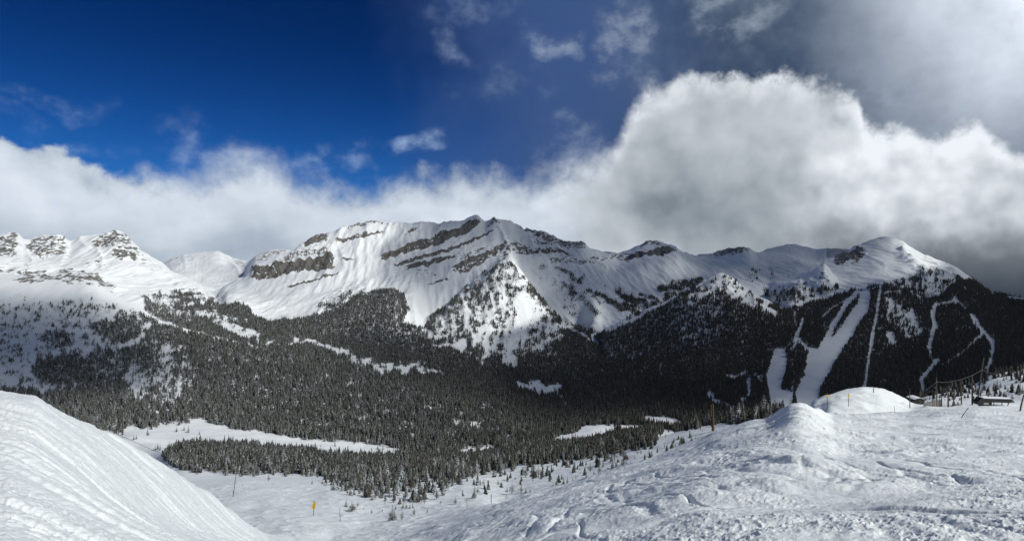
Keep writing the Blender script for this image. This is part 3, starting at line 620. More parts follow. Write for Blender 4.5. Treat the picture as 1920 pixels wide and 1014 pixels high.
band([(1325, 480, 2), (1345, 476, 4), (1370, 470, 5), (1395, 466, 6), (1412, 470, 4)], .8, 4)
# left range
band([(-60, 468, 24), (0, 466, 22), (25, 462, 20), (42, 460, 12)], .68, 10)
band([(40, 470, 6), (75, 462, 14), (100, 460, 18), (120, 464, 16), (135, 470, 8)], .64, 10)
band([(165, 462, 5), (190, 455, 10), (215, 450, 12), (240, 460, 10), (258, 470, 5)], .68, 6)
band([(200, 476, 4), (225, 476, 10), (250, 477, 10), (268, 480, 4)], .78, 5)
band([(250, 492, 5), (275, 496, 7), (300, 506, 5)], .5, 2)
band([(-40, 505, 7), (20, 505, 7), (50, 502, 7), (80, 504, 3)], .55, 3)
band([(150, 500, 4), (190, 500, 10), (215, 505, 4)], .4, 2)
band([(20, 523, 6), (80, 522, 8), (120, 520, 9), (150, 520, 12), (180, 526, 12), (205, 540, 7), (225, 556, 3)], .60, 9)
band([(300, 494, 2), (340, 484, 3), (380, 478, 2)], .4, 1)
band([(425, 482, 5), (450, 495, 6), (470, 500, 4)], .5, 2)
band([(480, 492, 2), (505, 480, 4), (530, 480, 2)], .5, 2)
band([(310, 548, 4), (350, 546, 4), (390, 550, 3)], .45, 1)
# right mountain
band([(1555, 494, 5), (1580, 486, 9), (1610, 476, 10), (1632, 470, 6)], .85, 6)
band([(1565, 502, 3), (1600, 494, 6), (1625, 488, 4)], .5, 3)
band([(1440, 552, 8), (1480, 548, 12), (1510, 540, 14), (1540, 525, 16), (1565, 530, 8)], .5, 5)
band([(1770, 500, 3), (1800, 512, 4), (1830, 530, 3)], .4, 2)
band([(1655, 455, 2), (1690, 475, 4), (1710, 490, 3)], .22, 2)
band([(470, 500, 4), (500, 490, 5), (540, 472, 5), (560, 466, 3)], .55, 4)
band([(540, 488, 3), (580, 480, 4), (625, 478, 4)], .6, 5)
band([(575, 470, 3), (610, 462, 4), (630, 458, 3)], .5, 3)
band([(855, 495, 2), (890, 480, 3), (930, 460, 3)], .7, 4)
band([(770, 500, 2), (800, 497, 2), (840, 486, 2)], .6, 2)
band([(1590, 520, 2), (1640, 512, 2), (1680, 516, 2)], .3, 1)
# sharp ribs that stand out of the slopes
RIB = np.zeros((GH, GW), np.float32)
def rib(pts, h, w=7.0):
    R = np.zeros((GH, GW), np.float32)
    stroke([(x, y, .1) for x, y in pts], w, .5, R, 1.0)
    RIB[:] = np.maximum(RIB, R * h)
rib([(1690, 470), (1706, 488), (1722, 505), (1735, 520)], 36, 20)
rib([(1600, 470), (1640, 486), (1660, 500)], 10, 9)
rib([(1740, 482), (1770, 508), (1800, 530)], 10, 8)
rib([(1545, 498), (1548, 515), (1540, 532)], 14, 7); rib([(1500, 524), (1495, 545)], 8, 6); rib([(1520, 514), (1516, 540)], 9, 6)
for q, h in (([(232, 446), (248, 470), (275, 492)], 18), ([(120, 448), (126, 470), (118, 490)], 14), ([(150, 450), (165, 465), (190, 480)], 10),
             ([(258, 470), (300, 505), (335, 535)], 14), ([(180, 465), (195, 490), (190, 505)], 14), ([(50, 470), (60, 490)], 14)):
    rib(q, h, 9)
for q, h in (([(640, 432), (632, 455), (640, 480)], 14), ([(690, 424), (676, 450), (668, 475)], 12), ([(730, 424), (712, 450), (700, 475)], 12), ([(765, 428), (748, 450)], 9), ([(835, 424), (815, 445)], 8), ([(925, 414), (940, 440), (955, 470)], 30), ([(985, 434), (1000, 460), (1020, 485)], 22),
             ([(1035, 450), (1050, 475), (1075, 500)], 20), ([(1092, 460), (1110, 480), (1135, 505)], 14), ([(565, 468), (580, 480)], 10), ([(520, 490), (535, 500)], 8), ([(1217, 455), (1200, 475), (1180, 495)], 10), ([(905, 418), (880, 440), (850, 465)], 8),
             ([(870, 470), (850, 500), (830, 530)], 8), ([(800, 480), (780, 520), (770, 550)], 8), ([(720, 490), (735, 520), (740, 540)], 6), ([(425, 482), (440, 500), (450, 515)], 26), ([(345, 480), (350, 500)], 10)):
    rib(q, h, 8)
rocky = fbm(gx_, gy_, 5, 3, 91, .65)
ROCK = np.clip(ROCK, 0, 1)
SCUFF = np.zeros((GH, GW), np.float32)    # thin stony ground that shows through the snow
poly([(590, 575), (640, 530), (660, 520), (690, 540), (640, 585), (600, 596)], 12, 1, SCUFF, .55)
poly([(960, 480), (1100, 480), (1180, 500), (1100, 560), (1020, 560)], 14, 1, SCUFF, .35)
poly([(860, 470), (930, 440), (960, 470), (900, 500), (850, 520)], 10, 1, SCUFF, .42)
poly([(930, 420), (1000, 435), (1060, 470), (960, 470)], 8, 1, SCUFF, .4)
poly([(800, 520), (900, 500), (840, 560), (780, 560)], 10, 1, SCUFF, .2)
poly([(200, 450), (280, 480), (340, 530), (250, 500)], 10, 1, SCUFF, .5)
poly([(0, 540), (250, 560), (250, 600), (0, 640)], 14, 1, SCUFF, .25)
poly([(310, 540), (440, 545), (430, 570), (330, 565)], 8, 1, SCUFF, .5)
poly([(1700, 500), (1830, 530), (1780, 555), (1690, 530)], 10, 1, SCUFF, .4)
ROCK = np.maximum(ROCK, SCUFF * .62).astype(np.float32)

# ---- heights
NEAR_COLS = np.arange(-300, 2221, 2.2); FAR_COLS = np.arange(-300, 2221, 1.9)
near_rows = np.exp(np.linspace(math.log(2.0), math.log(420.0), 1150))
far_rows = np.concatenate([np.linspace(420, 1000, 190)[:-1], np.linspace(1000, 2300, 380)[:-1], np.linspace(2300, 4700, 620)[:-1], np.linspace(4700, 10500, 70)])

def near_detail(X, Y, px):
    fade = sstep(Y, 420, 300)
    z = fbm(X, Y, 26, 3, 1) * (.15 + 1.0 * sstep(Y, 60, 170))
    z = z + fbm(X, Y, 6.5, 3, 5) * .34 * sstep(Y, 3, 14) * (1 - .5 * sstep(Y, 150, 250))
    left = sstep(X / np.maximum(Y, 1), -.34, -.42) * sstep(Y, 70, 52)
    z = z * (1 - .6 * left)
    right = 1 - left
    # left bank: scraped ribs down the fall line, and clods pushed to the side
    z = z + left * (fbm(X * .05, Y + .1 * X, .75, 4, 11, .62) * (.04 + .10 * sstep(fbm(X * .4, Y, 6, 2, 18), -.25, .25)) + fbm(X, Y * .3, .2, 3, 15, .65) * .038 + fbm(X * .1, Y + .1 * X, 3.2, 2, 13) * .2 + fbm(X, Y, 3.0, 3, 14) * .16 * sstep(Y, 18, 28) - .10 * np.exp(-(fbm(X * .02, Y + .12 * X, 1.5, 2, 16) / .05) ** 2))
    cl = sstep(fbm(X * .2, Y + .1 * X, 2.6, 3, 17), -.05, .3)
    z = z + left * cl * (np.maximum(fbm(X, Y * .8, .15, 3, 19, .65), 0) * .07)
    # right shoulder: broken crust, chunks and crossing tracks
    patch = sstep(fbm(X, Y, 7, 4, 23, .6), -.30, .12)
    farb = sstep(Y, 16, 42)
    c1 = np.maximum(fbm(X * 1.1, Y * .8, .14, 3, 27, .6) - .04, 0) * .075
    c2 = np.maximum(fbm(X, Y * .7, .36, 3, 29, .62) - .02, 0) * .13
    z = z + right * patch * (c1 * (1 - farb) + c2 * farb) * (1 - .7 * sstep(Y, 90, 150)) * (1 - sstep(Y, 200, 260))
    big = sstep(fbm(X, Y, 5, 2, 33), .12, .3)
    z = z + right * big * np.maximum(fbm(X, Y, .34, 2, 35) - .1, 0) * .10 * sstep(Y, 5, 9) * (1 - sstep(Y, 60, 90))
    z = z + right * fbm(X, Y, .8, 3, 31) * .05
    for k, (a, sc, am) in enumerate(((.55, 2.6, .16), (-.35, 3.4, .11), (1.1, 3.0, .13), (.15, 4.2, .12))):
        u = X * math.cos(a) + Y * math.sin(a); v = -X * math.sin(a) + Y * math.cos(a)
        u = u + fbm(X, Y, 14, 2, 37 + k) * 5
        t = fbm(u, v * .12, sc, 2, 41 + 3 * k)
        z = z - right * am * np.exp(-(t / .06) ** 2) * sstep(fbm(X, Y, 17, 2, 47 + k), -.1, .2) * sstep(Y, 4, 10) * (1 - sstep(Y, 34, 55))
    # fine scratches of skis and wind
    for k, a in enumerate((.9, -.15, .35)):
        u = X * math.cos(a) + Y * math.sin(a); v = -X * math.sin(a) + Y * math.cos(a)
        z = z + right * fbm(u + fbm(X, Y, 11, 2, 63 + k) * 3, v * .07, .75, 3, 66 + k, .6) * .075 * sstep(fbm(X, Y, 13, 2, 70 + k), -.12, .22) * (1 - sstep(Y, 90, 160))
    # drifts scooped by the wind
    z = z + right * .5 * np.maximum(fbm(X * .8 + Y * .5, Y * .45 - X * .2, 7, 2, 57, ridge=True) - .25, 0) * sstep(Y, 6, 20)
    return z * fade * (0.35 + .65 * sstep(Y, 2, 9))

def far_detail(X, Y, px, py, Z):
    m = sstep(Y, 2350, 2900)
    z = fbm(X, Y, 480, 4, 101, .42) * (4 + 20 * m)
    sk = X + .22 * (Z + Y * .2)
    z = z + fbm(sk, Y * .13, 75, 3, 107, .5, ridge=True) * 8.0 * m * sstep(fbm(X, Y, 600, 2, 109), -.35, .2)
    z = z + fbm(sk, Y * .3, 190, 2, 111, .5, ridge=True) * 11 * m
    z = z + fbm(sk, Y * .16, 26, 3, 113, .5) * 3.4 * m
    z = z + fbm(X, Y, 60, 2, 117) * 2.0 * (1 - m)
    z = z + fbm(X, Y, 17, 2, 119, .6) * .9 * m
    rk = look(ROCK, px, py)
    z = z + rk * fbm(X, Y * .22, 30, 3, 121, .6) * 15 * m + rk * fbm(X * .6, Z * 1.6, 20, 2, 125) * 4 * m
    z = z + (look(STEP, px, py) + look(RIB, px, py) * (1.15 + 1.2 * fbm(X, Y, 60, 2, 127))) * m
    return z * sstep(Y, 420, 560)

def grid_mesh(cols, rows, near):
    Z = profile(cols, rows)
    Z = blur(blur(Z, 2, 1), 1, 0)
    PX, D = np.meshgrid(cols, rows)
    X = (PX - 960) / F * D
    PY = HY - Z / D * F
    if near: Z = Z + near_detail(X, D, PX)
    else: Z = Z + far_detail(X, D, PX, PY, Z)
    return PX, PY, X, D, Z

NPX, NPY, NX, ND, NZ = grid_mesh(NEAR_COLS, near_rows, True)
FPX, FPY, FX, FD, FZ = grid_mesh(FAR_COLS, far_rows, False)
# the two sheets share their edge
FZ[0] = np.interp(FAR_COLS, NEAR_COLS, NZ[-1])

def ground(px, d):
    """height of the built ground at photo column px, depth d"""
    PXc, rows, Zg = (NEAR_COLS, near_rows, NZ) if d < 420 else (FAR_COLS, far_rows, FZ)
    fx = np.clip((px - PXc[0]) / (PXc[1] - PXc[0]), 0, len(PXc) - 1.001); i = int(fx); fx -= i
    j = int(np.clip(np.searchsorted(rows, d) - 1, 0, len(rows) - 2)); fy = (d - rows[j]) / (rows[j + 1] - rows[j])
    return float((Zg[j, i] * (1 - fx) + Zg[j, i + 1] * fx) * (1 - fy) + (Zg[j + 1, i] * (1 - fx) + Zg[j + 1, i + 1] * fx) * fy)
def stand(px, d, sink=0.0):
    return Vector(((px - 960) / F * d, d, ground(px, d) - sink))

def mesh_from(name, co, faces_flat, per, smooth=True):
    me = bpy.data.meshes.new(name)
    n = len(faces_flat) // per
    me.vertices.add(len(co)); me.vertices.foreach_set('co', np.ascontiguousarray(co, np.float32).ravel())
    me.loops.add(len(faces_flat)); me.loops.foreach_set('vertex_index', np.ascontiguousarray(faces_flat, np.int32))
    me.polygons.add(n); me.polygons.foreach_set('loop_start', np.arange(0, n * per, per, dtype=np.int32))
    me.update(calc_edges=True)
    me.polygons.foreach_set('use_smooth', np.full(n, smooth, bool))
    return me
def attr(me, name, vals):
    a = me.attributes.new(name, 'FLOAT', 'POINT'); a.data.foreach_set('value', np.ascontiguousarray(vals, np.float32).ravel())
def link(name, me, mat=None, parent=None, loc=None):
    o = bpy.data.objects.new(name, me); COL.objects.link(o)
    if mat is not None and not me.materials: me.materials.append(mat)
    if parent is not None: o.parent = parent
    if loc is not None: o.location = loc
    return o
def tag(o, label=None, cat=None, group=None, kind=None):
    for k, v in (('label', label), ('category', cat), ('group', group), ('kind', kind)):
        if v is not None: o[k] = v
    return o

# ---- materials of the land
def new_mat(name):
    m = bpy.data.materials.new(name); m.use_nodes = True
    t = NT(m.node_tree); b = m.node_tree.nodes['Principled BSDF']
    return m, t, b
def snow_material(name, near):
    m, t, b = new_mat(name)
    geo = t.n('ShaderNodeNewGeometry'); pos = geo.outputs['Position']
    white = (.80, .848, .862, 1)
    if near:
        n1 = t.noise(pos, .35, 3.0); n2 = t.noise(pos, 5.0, 5.0, .6)
        col = t.mix(t.ss(n1, .3, .7), (.80, .852, .865, 1), (.765, .82, .838, 1))
        t.put(b.inputs['Base Color'], col)
        b.inputs['Roughness'].default_value = .55
        bp = t.n('ShaderNodeBump'); bp.inputs['Strength'].default_value = .55; bp.inputs['Distance'].default_value = .09
        t.put(bp.inputs['Height'], n2)
        bp2 = t.n('ShaderNodeBump'); bp2.inputs['Strength'].default_value = .4; bp2.inputs['Distance'].default_value = .03
        t.put(bp2.inputs['Height'], t.noise(pos, 24.0, 3.0, .6)); t.t.links.new(bp.outputs[0], bp2.inputs['Normal'])
        t.put(b.inputs['Normal'], bp2.outputs[0])
    else:
        at = t.n('ShaderNodeAttribute', attribute_name='rock').outputs['Fac']
        br = t.n('ShaderNodeAttribute', attribute_name='brush').outputs['Fac']
        sp = t.vm('MULTIPLY', pos, (1, .5, 1))
        n = t.noise(sp, .055, 6.0, .68)
        sx, sy, sz = [o for o in t.n('ShaderNodeSeparateXYZ').outputs]
        t.put(sx.node.inputs[0], pos)
        dip = t.m('SUBTRACT', sz, t.m('MULTIPLY', sx, t.ss(sx, -1500.0, -1000.0, -.12, .34)))
        cv = t.n('ShaderNodeCombineXYZ'); t.put(cv.inputs[0], t.m('MULTIPLY', sx, .006)); t.put(cv.inputs[1], t.m('MULTIPLY', sy, .006)); t.put(cv.inputs[2], t.m('MULTIPLY', dip, .085))
        strata = t.noise(cv.outputs[0], 1.0, 4.0, .62)
        crack = t.noise(t.vm('MULTIPLY', pos, (.07, .03, .012)), 1.0, 3.0, .6)
        v = t.m('ADD', at, t.m('ADD', t.m('MULTIPLY', t.m('SUBTRACT', n, .5), 1.9), t.m('ADD', t.m('MULTIPLY', t.m('SUBTRACT', strata, .5), 1.5), t.m('MULTIPLY', t.m('SUBTRACT', crack, .5), .9))))
        rk = t.m('MULTIPLY', t.ss(v, .54, .70), t.ss(at, .06, .26))
        rcol = t.mix(t.ss(strata, .35, .65), (.07, .07, .065, 1), (.175, .168, .15, 1))
        fl = t.mix(t.ss(n, .4, .62), (.045, .045, .035, 1), (.5, .52, .55, 1))
        sn = t.mix(t.m('MULTIPLY', br, .72), white, fl)
        t.put(b.inputs['Base Color'], t.mix(rk, sn, rcol))
        b.inputs['Roughness'].default_value = .7
        bp = t.n('ShaderNodeBump'); bp.inputs['Strength'].default_value = .35; bp.inputs['Distance'].default_value = 1.6
        t.put(bp.inputs['Height'], t.noise(t.vm('MULTIPLY', pos, (1, .3, .5)), .08, 5.0, .6))
        t.put(b.inputs['Normal'], bp.outputs[0])
    b.inputs['Specular IOR Level'].default_value = .25
    return m
M_SNOW = snow_material('packed_snow', True)
M_LAND = snow_material('mountain_snow_and_rock', False)

def quads(nr, nc, keep=None):
    i = (np.arange(nr - 1)[:, None] * nc + np.arange(nc - 1)[None, :])
    q = np.stack([i, i + 1, i + nc + 1, i + nc], -1)
    return q if keep is None else q[keep]
co = np.stack([NX, ND, NZ], -1).reshape(-1, 3)
me = mesh_from('snow_slope', co, quads(*NX.shape).ravel(), 4)
tag(link('snow_slope', me, M_SNOW), 'churned white ski slope falling away from the viewpoint', 'snow slope', kind='structure')

# far ground, split into valley and mountains
foot = LINES[17]
foot_d = np.exp(np.interp(FAR_COLS, foot[0], np.log(foot[1])))
qc = FPX[:-1, :-1]; qd = FD[:-1, :-1]
isv = (qd < foot_d[None, :-1])
gap = (~isv) & (qd > 5300) & (qc < 560)
left = (~isv) & (~gap) & (qc < 400)
right = (~isv) & (qc > 1490) & (qd < 4300)
mid = ~(isv | gap | left | right)
fco = np.stack([FX, FD, FZ], -1).reshape(-1, 3)
far_rock = look(ROCK, FPX, FPY) * (FD > 1900); far_brush = np.where((FD > 5000) & (FPX > 1550), 1.0, look(COVER, FPX, FPY))
for nm, mk, lb in (('valley_floor', isv, 'broad wooded valley floor under snow'), ('mountain_left', left, 'white craggy range on the left behind the bowl'), ('mountain_gap', gap, 'distant white peak seen in the gap'),
                   ('mountain_center', mid, 'long banded massif with dark cliff bands'), ('mountain_right', right, 'rounded snowy summit above the cut ski runs')):
    q = quads(*FX.shape, keep=mk)
    u, inv = np.unique(q.ravel(), return_inverse=True)
    me = mesh_from(nm, fco[u], inv, 4)
    attr(me, 'rock', far_rock.ravel()[u]); attr(me, 'brush', far_brush.ravel()[u])
    tag(link(nm, me, M_LAND), lb, 'mountain' if 'mount' in nm else 'valley', kind='structure')
# what the camera side of the land shows: skyline running forward along every column
ratio_n = NZ / ND
hor_n = np.maximum.accumulate(ratio_n, 0)
hor0 = np.interp(FAR_COLS, NEAR_COLS, hor_n[-1])
ratio_f = (FZ + 14.0) / FD
hor_f = np.maximum(np.maximum.accumulate(FZ / FD, 0), hor0[None, :])
seen_f = (ratio_f >= hor_f) & (FPX > -120) & (FPX < 2040)

# ------------------------------------------------------- cloud deck added for shade
# A broken deck of cloud, added out of view to shade the land; its gaps
# come from the shade and light regions painted below.
CLOUD_H = 4500.0
SH = np.zeros((GH, GW), np.float32)  # wanted shade on the land, turned into cloud density further down
def shade(pts, v, soft=16): poly(pts, soft, 1.5, SH, v)
shade([(1000, 380), (2220, 380), (2220, 800), (1490, 800), (1440, 772), (1330, 772), (1200, 780), (1110, 790), (1050, 740), (1010, 690), (1040, 640), (1075, 600), (1010, 545), (985, 470)], .93)
shade([(790, 400), (1000, 400), (1000, 480), (955, 478), (900, 515), (840, 570), (790, 600), (770, 560), (800, 480)], .70)
shade([(-300, 575), (60, 565), (200, 575), (270, 610), (330, 650), (330, 690), (230, 740), (-300, 760)], .95)
shade([(-300, 520), (0, 540), (120, 560), (0, 580), (-300, 580)], .35)
shade([(650, 620), (800, 620), (1040, 660), (1010, 770), (900, 760), (760, 720), (640, 690)], .45)
shade([(400, 500), (640, 470), (640, 520), (560, 560), (440, 560)], .30)
shade([(900, 690), (1080, 690), (1110, 795), (1000, 800), (940, 750)], .55)
shade([(380, 650), (520, 690), (640, 760), (560, 790), (420, 740)], .25, 24)
shade([(640, 700), (760, 720), (900, 790), (820, 820), (680, 780)], .35, 24)
shade([(765, 420), (860, 405), (1000, 400), (960, 478), (900, 515), (850, 560), (770, 590), (755, 540), (725, 505), (760, 470)], .82, 12)
shade([(1000, 430), (1560, 440), (1560, 500), (1440, 560), (1120, 600), (1010, 520)], .97, 12)
LIT = np.zeros((GH, GW), np.float32)
def lit(pts, v, soft=10): poly(pts, soft, 1.2, LIT, v)
lit([(1330, 505), (1352, 505), (1400, 535), (1460, 575), (1455, 592), (1400, 580), (1340, 560), (1290, 570), (1290, 550)], .72)
lit([(1660, 440), (1700, 440), (1840, 530), (1800, 545), (1740, 540), (1700, 520), (1670, 470)], .97)
lit([(1530, 490), (1570, 490), (1600, 510), (1720, 512), (1760, 540), (1640, 545), (1600, 535)], .35)
lit([(1435, 640), (1490, 640), (1560, 570), (1640, 535), (1650, 560), (1600, 690), (1550, 775), (1430, 775)], .30)
lit([(1650, 550), (1730, 560), (1740, 660), (1650, 660)], .35)
lit([(985, 535), (1010, 545), (1080, 605), (1115, 630), (1060, 650), (990, 650)], .8)
lit([(1700, 540), (1800, 550), (1870, 620), (1870, 720), (1700, 720)], .12)
lit([(815, 430), (850, 425), (850, 500), (815, 500)], .5)
lit([(1150, 470), (1290, 455), (1290, 480), (1200, 520), (1120, 520)], .22)
SHN = SH * (1 - LIT)
SHN = np.clip(SHN + (fbm(gx_, gy_, 90, 3, 131) * .35) * sstep(SHN, .1, .4), 0, .97)
sv = look(SHN, FPX, FPY)
vis = (FZ / FD >= hor_f - .004) & (FD < 7000) & (FD > 1200)
tdeck = (CLOUD_H - FZ) / SUN.z
dxk = FX + SUN.x * tdeck; dyk = FD + SUN.y * tdeck
CS = 70.0
ox, oy = dxk[vis].min() - 900, dyk[vis].min() - 900
nx_, ny_ = int((dxk[vis].max() + 900 - ox) / CS) + 1, int((dyk[vis].max() + 900 - oy) / CS) + 1
acc = np.zeros((ny_, nx_)); wgt = np.zeros((ny_, nx_))
ix = ((dxk[vis] - ox) / CS).astype(int); iy = ((dyk[vis] - oy) / CS).astype(int)
np.add.at(acc, (iy, ix), sv[vis]); np.add.at(wgt, (iy, ix), 1.0)
have = wgt > 0
den = np.where(have, acc / np.maximum(wgt, 1), 0)
fa = den * have; fb = have.astype(float)
for k in (1, 2, 4, 8, 12):
    ba = blur(blur(fa, k, 0), k, 1); bb = blur(blur(fb, k, 0), k, 1)
    fill = ba / np.maximum(bb, 1e-4)
    miss = (fb < .5) & (bb > .02)
    fa = np.where(miss, fill, fa); fb = np.where(miss, 1, fb)
den = blur(blur(fa / np.maximum(fb, 1e-3) * (fb > 0), 1, 0), 1, 1)
ex = np.minimum(np.minimum(np.arange(nx_)[None, :], nx_ - 1 - np.arange(nx_)[None, :]), np.minimum(np.arange(ny_)[:, None], ny_ - 1 - np.arange(ny_)[:, None]))
den = den * sstep(ex, 0, 8)
gxk, gyk = np.meshgrid(ox + CS * (np.arange(nx_) + .5), oy + CS * (np.arange(ny_) + .5))
bump = fbm(gxk, gyk, 900, 4, 141) * 160
topz = CLOUD_H + 10 + den * 320 + bump * den
botz = CLOUD_H - 10 - den * 90 + bump * .4 * den
N0 = nx_ * ny_
co = np.concatenate([np.stack([gxk, gyk, topz], -1).reshape(-1, 3), np.stack([gxk, gyk, botz], -1).reshape(-1, 3)])
dq4 = np.maximum.reduce([den[:-1, :-1], den[1:, :-1], den[:-1, 1:], den[1:, 1:]])
qk = quads(ny_, nx_, keep=dq4 > .02)
q = np.concatenate([qk, qk[:, ::-1] + N0])
u, inv = np.unique(q.ravel(), return_inverse=True)
M_SHADE_CLOUD, ct_, cb_ = new_mat('shade_cloud_vapour')
ct_.t.nodes.remove(cb_)
dens = ct_.n('ShaderNodeAttribute', attribute_name='dens').outputs['Fac']
tr = ct_.n('ShaderNodeBsdfTransparent'); df = ct_.n('ShaderNodeBsdfTranslucent'); df.inputs[0].default_value = (.14, .15, .165, 1)
mx = ct_.n('ShaderNodeMixShader')
# light left after each of the two faces: the square root of what the whole layer lets through
ct_.put(mx.inputs[0], ct_.m('SUBTRACT', 1.0, ct_.m('SQRT', ct_.m('SUBTRACT', 1.0, ct_.m('MINIMUM', dens, .97)))))
ct_.t.links.new(tr.outputs[0], mx.inputs[1]); ct_.t.links.new(df.outputs[0], mx.inputs[2])
mo = [n for n in ct_.t.nodes if n.type == 'OUTPUT_MATERIAL'][0]
ct_.t.links.new(mx.outputs[0], mo.inputs[0])
me = mesh_from('cloud', co[u], inv, 4)
attr(me, 'dens', np.concatenate([den.ravel(), den.ravel()])[u])
tag(link('shade_cloud_deck', me, M_SHADE_CLOUD), 'added cloud layer out of view, shaped to shade the land', 'cloud', kind='stuff')
# ------------------------------------------------------------------- wood
def tree_material(name, dark, frost, seed_scale):
    m, t, b = new_mat(name)
    tint = t.n('ShaderNodeAttribute', attribute_name='tint').outputs['Fac']
    geo = t.n('ShaderNodeNewGeometry')
    nz = t.n('ShaderNodeSeparateXYZ'); t.put(nz.inputs[0], geo.outputs['True Normal'])
    n = t.noise(geo.outputs['Position'], seed_scale, 2.0, .6)
    base = t.mix(t.m('FRACT', t.m('MULTIPLY', tint, 7.31)), dark[0], dark[1])
    # snow lying on the boughs
    f = t.m('MULTIPLY', t.ss(t.m('ADD', n, t.m('MULTIPLY', nz.outputs[2], .12)), .40, .70), t.m('MULTIPLY', tint, frost))
    t.put(b.inputs['Base Color'], t.mix(f, base, (.39, .43, .44, 1)))
    b.inputs['Roughness'].default_value = .85
    b.inputs['Specular IOR Level'].default_value = .1
    return m
M_WOOD = tree_material('conifer_needles', ((.017, .022, .017, 1), (.056, .053, .041, 1)), 1.05, .55)

def cell_area(X, D):
    dx = np.abs(np.diff(X, axis=1))[:-1]; dd = np.diff(D, axis=0)[:, :-1]
    return dx * dd
near_cover = look(COVER, NPX, NPY) * (ND > 170)
seen_n = ((NZ + 3.0) / ND >= hor_n) & (NPX > -60) & (NPX < 1980)
def scatter(Xg, Dg, Zg, PXg, PYg, cv, seen, sp):
    area = cell_area(Xg, Dg)
    c = cv[:-1, :-1].astype(np.float64)
    lam = area * c ** 1.15 / sp(Dg[:-1, :-1]) * seen[:-1, :-1] * (Dg[:-1, :-1] < 4300)
    cnt = rng.poisson(lam)
    ii, jj = np.nonzero(cnt); rep = cnt[ii, jj]
    ii = np.repeat(ii, rep); jj = np.repeat(jj, rep)
    fu = rng.random(len(ii)); fv = rng.random(len(ii))
    L = lambda Z: (Z[ii, jj] * (1 - fu) + Z[ii, jj + 1] * fu) * (1 - fv) + (Z[ii + 1, jj] * (1 - fu) + Z[ii + 1, jj + 1] * fu) * fv
    return [L(Xg), L(Dg), L(Zg), L(PXg), L(PYg), c[ii, jj]]
fa_ = scatter(FX, FD, FZ, FPX, FPY, np.where(FD < 4500, far_brush, 0), seen_f, lambda d: np.interp(d, [420, 800, 1200, 2000, 3000, 4000], [13, 16, 20, 30, 44, 60]))
na_ = scatter(NX, ND, NZ, NPX, NPY, near_cover, seen_n, lambda d: np.interp(d, [170, 300, 420], [24, 15, 13]))
tx, ty, tz, tpx, tpy, tcov = [np.concatenate([a, b]) for a, b in zip(fa_, na_)]
# height: taller down in the valley, stunted near the tree line and where the wood is thin
th = np.interp(ty, [170, 250, 300, 420, 700, 1100, 2000, 4000], [2.6, 5.2, 6.2, 7.2, 9.0, 13.0, 15.0, 15.0]) * (.45 + .55 * sstep(tcov, .1, .75)) * rng.lognormal(0, .24, len(tx))
bowl = (tpx < 330) & (tpy < 740)
th = np.where(bowl, th * .72, th) * np.where(tpx > 1690, np.where(ty < 500, .6, 1), .9)
order = np.argsort(-th / ty)
tx, ty, tz, tpx, tpy, th, tcov = [a[order] for a in (tx, ty, tz, tpx, tpy, th, tcov)]

def tree_template(tiers, sides, r, droop, jit, cone_r=.17):
    """unit-height conifer: stacked ragged skirts round a thin stem"""
    v = []; f = []
    for k in range(tiers):
        z0 = .06 + .86 * k / tiers; z1 = min(z0 + 1.35 * .92 / tiers, 1.0) if k < tiers - 1 else 1.0
        rad = cone_r * (1 - .88 * (k / tiers)) * (1 + r.uniform(-.12, .12))
        b = len(v); ph = r.uniform(0, 6.28)
        for s_ in range(sides):
            a = ph + 6.2832 * s_ / sides + r.uniform(-.2, .2); rr = rad * (1 + r.uniform(-jit, jit))
            v.append((rr * math.cos(a), rr * math.sin(a), z0 - droop * r.uniform(0, 1)))
        v.append((r.uniform(-.01, .01), r.uniform(-.01, .01), z1))
        for s_ in range(sides): f.append((b + s_, b + (s_ + 1) % sides, b + sides))
    return np.array(v), np.array(f)
def plant(sel, tiers, sides, nvar, jit):
    """many small trees as arrays: vertices, triangles, tint"""
    r = random.Random(tiers * 100 + sides)
    V = []; T = []; Q = []; off = 0
    idx = np.nonzero(sel)[0]
    which = rng.integers(0, nvar, len(idx))
    for k in range(nvar):
        tv, tf = tree_template(tiers, sides, r, .05, jit, .135 + .05 * (k % 3))
        s_ = idx[which == k]
        if not len(s_): continue
        a = rng.uniform(0, 6.28, len(s_)); ca, sa = np.cos(a), np.sin(a)
        h = th[s_]; w = h ** .75 * 1.9 * rng.uniform(.8, 1.25, len(s_))
        lx = rng.normal(0, .03, len(s_)); ly = rng.normal(0, .03, len(s_))
        vx = tx[s_, None] + w[:, None] * (ca[:, None] * tv[:, 0] - sa[:, None] * tv[:, 1]) + lx[:, None] * h[:, None] * tv[:, 2]
        vy = ty[s_, None] + w[:, None] * (sa[:, None] * tv[:, 0] + ca[:, None] * tv[:, 1]) + ly[:, None] * h[:, None] * tv[:, 2]
        vz = tz[s_, None] - .3 + h[:, None] * tv[:, 2]
        V.append(np.stack([vx, vy, vz], -1).reshape(-1, 3))
        T.append((tf[None] + (np.arange(len(s_)) * len(tv))[:, None, None] + off).reshape(-1, 3))
        fr = np.clip(rng.beta(1.6, 2.0, len(s_)) * np.interp(tpx[s_], [200, 700, 1050, 1300, 1500], [1.0, .85, .5, .2, .18]), 0, 1)
        Q.append(np.repeat(fr, len(tv)))
        off += len(s_) * len(tv)
    if not V: return None
    return np.concatenate(V), np.concatenate(T), np.concatenate(Q)

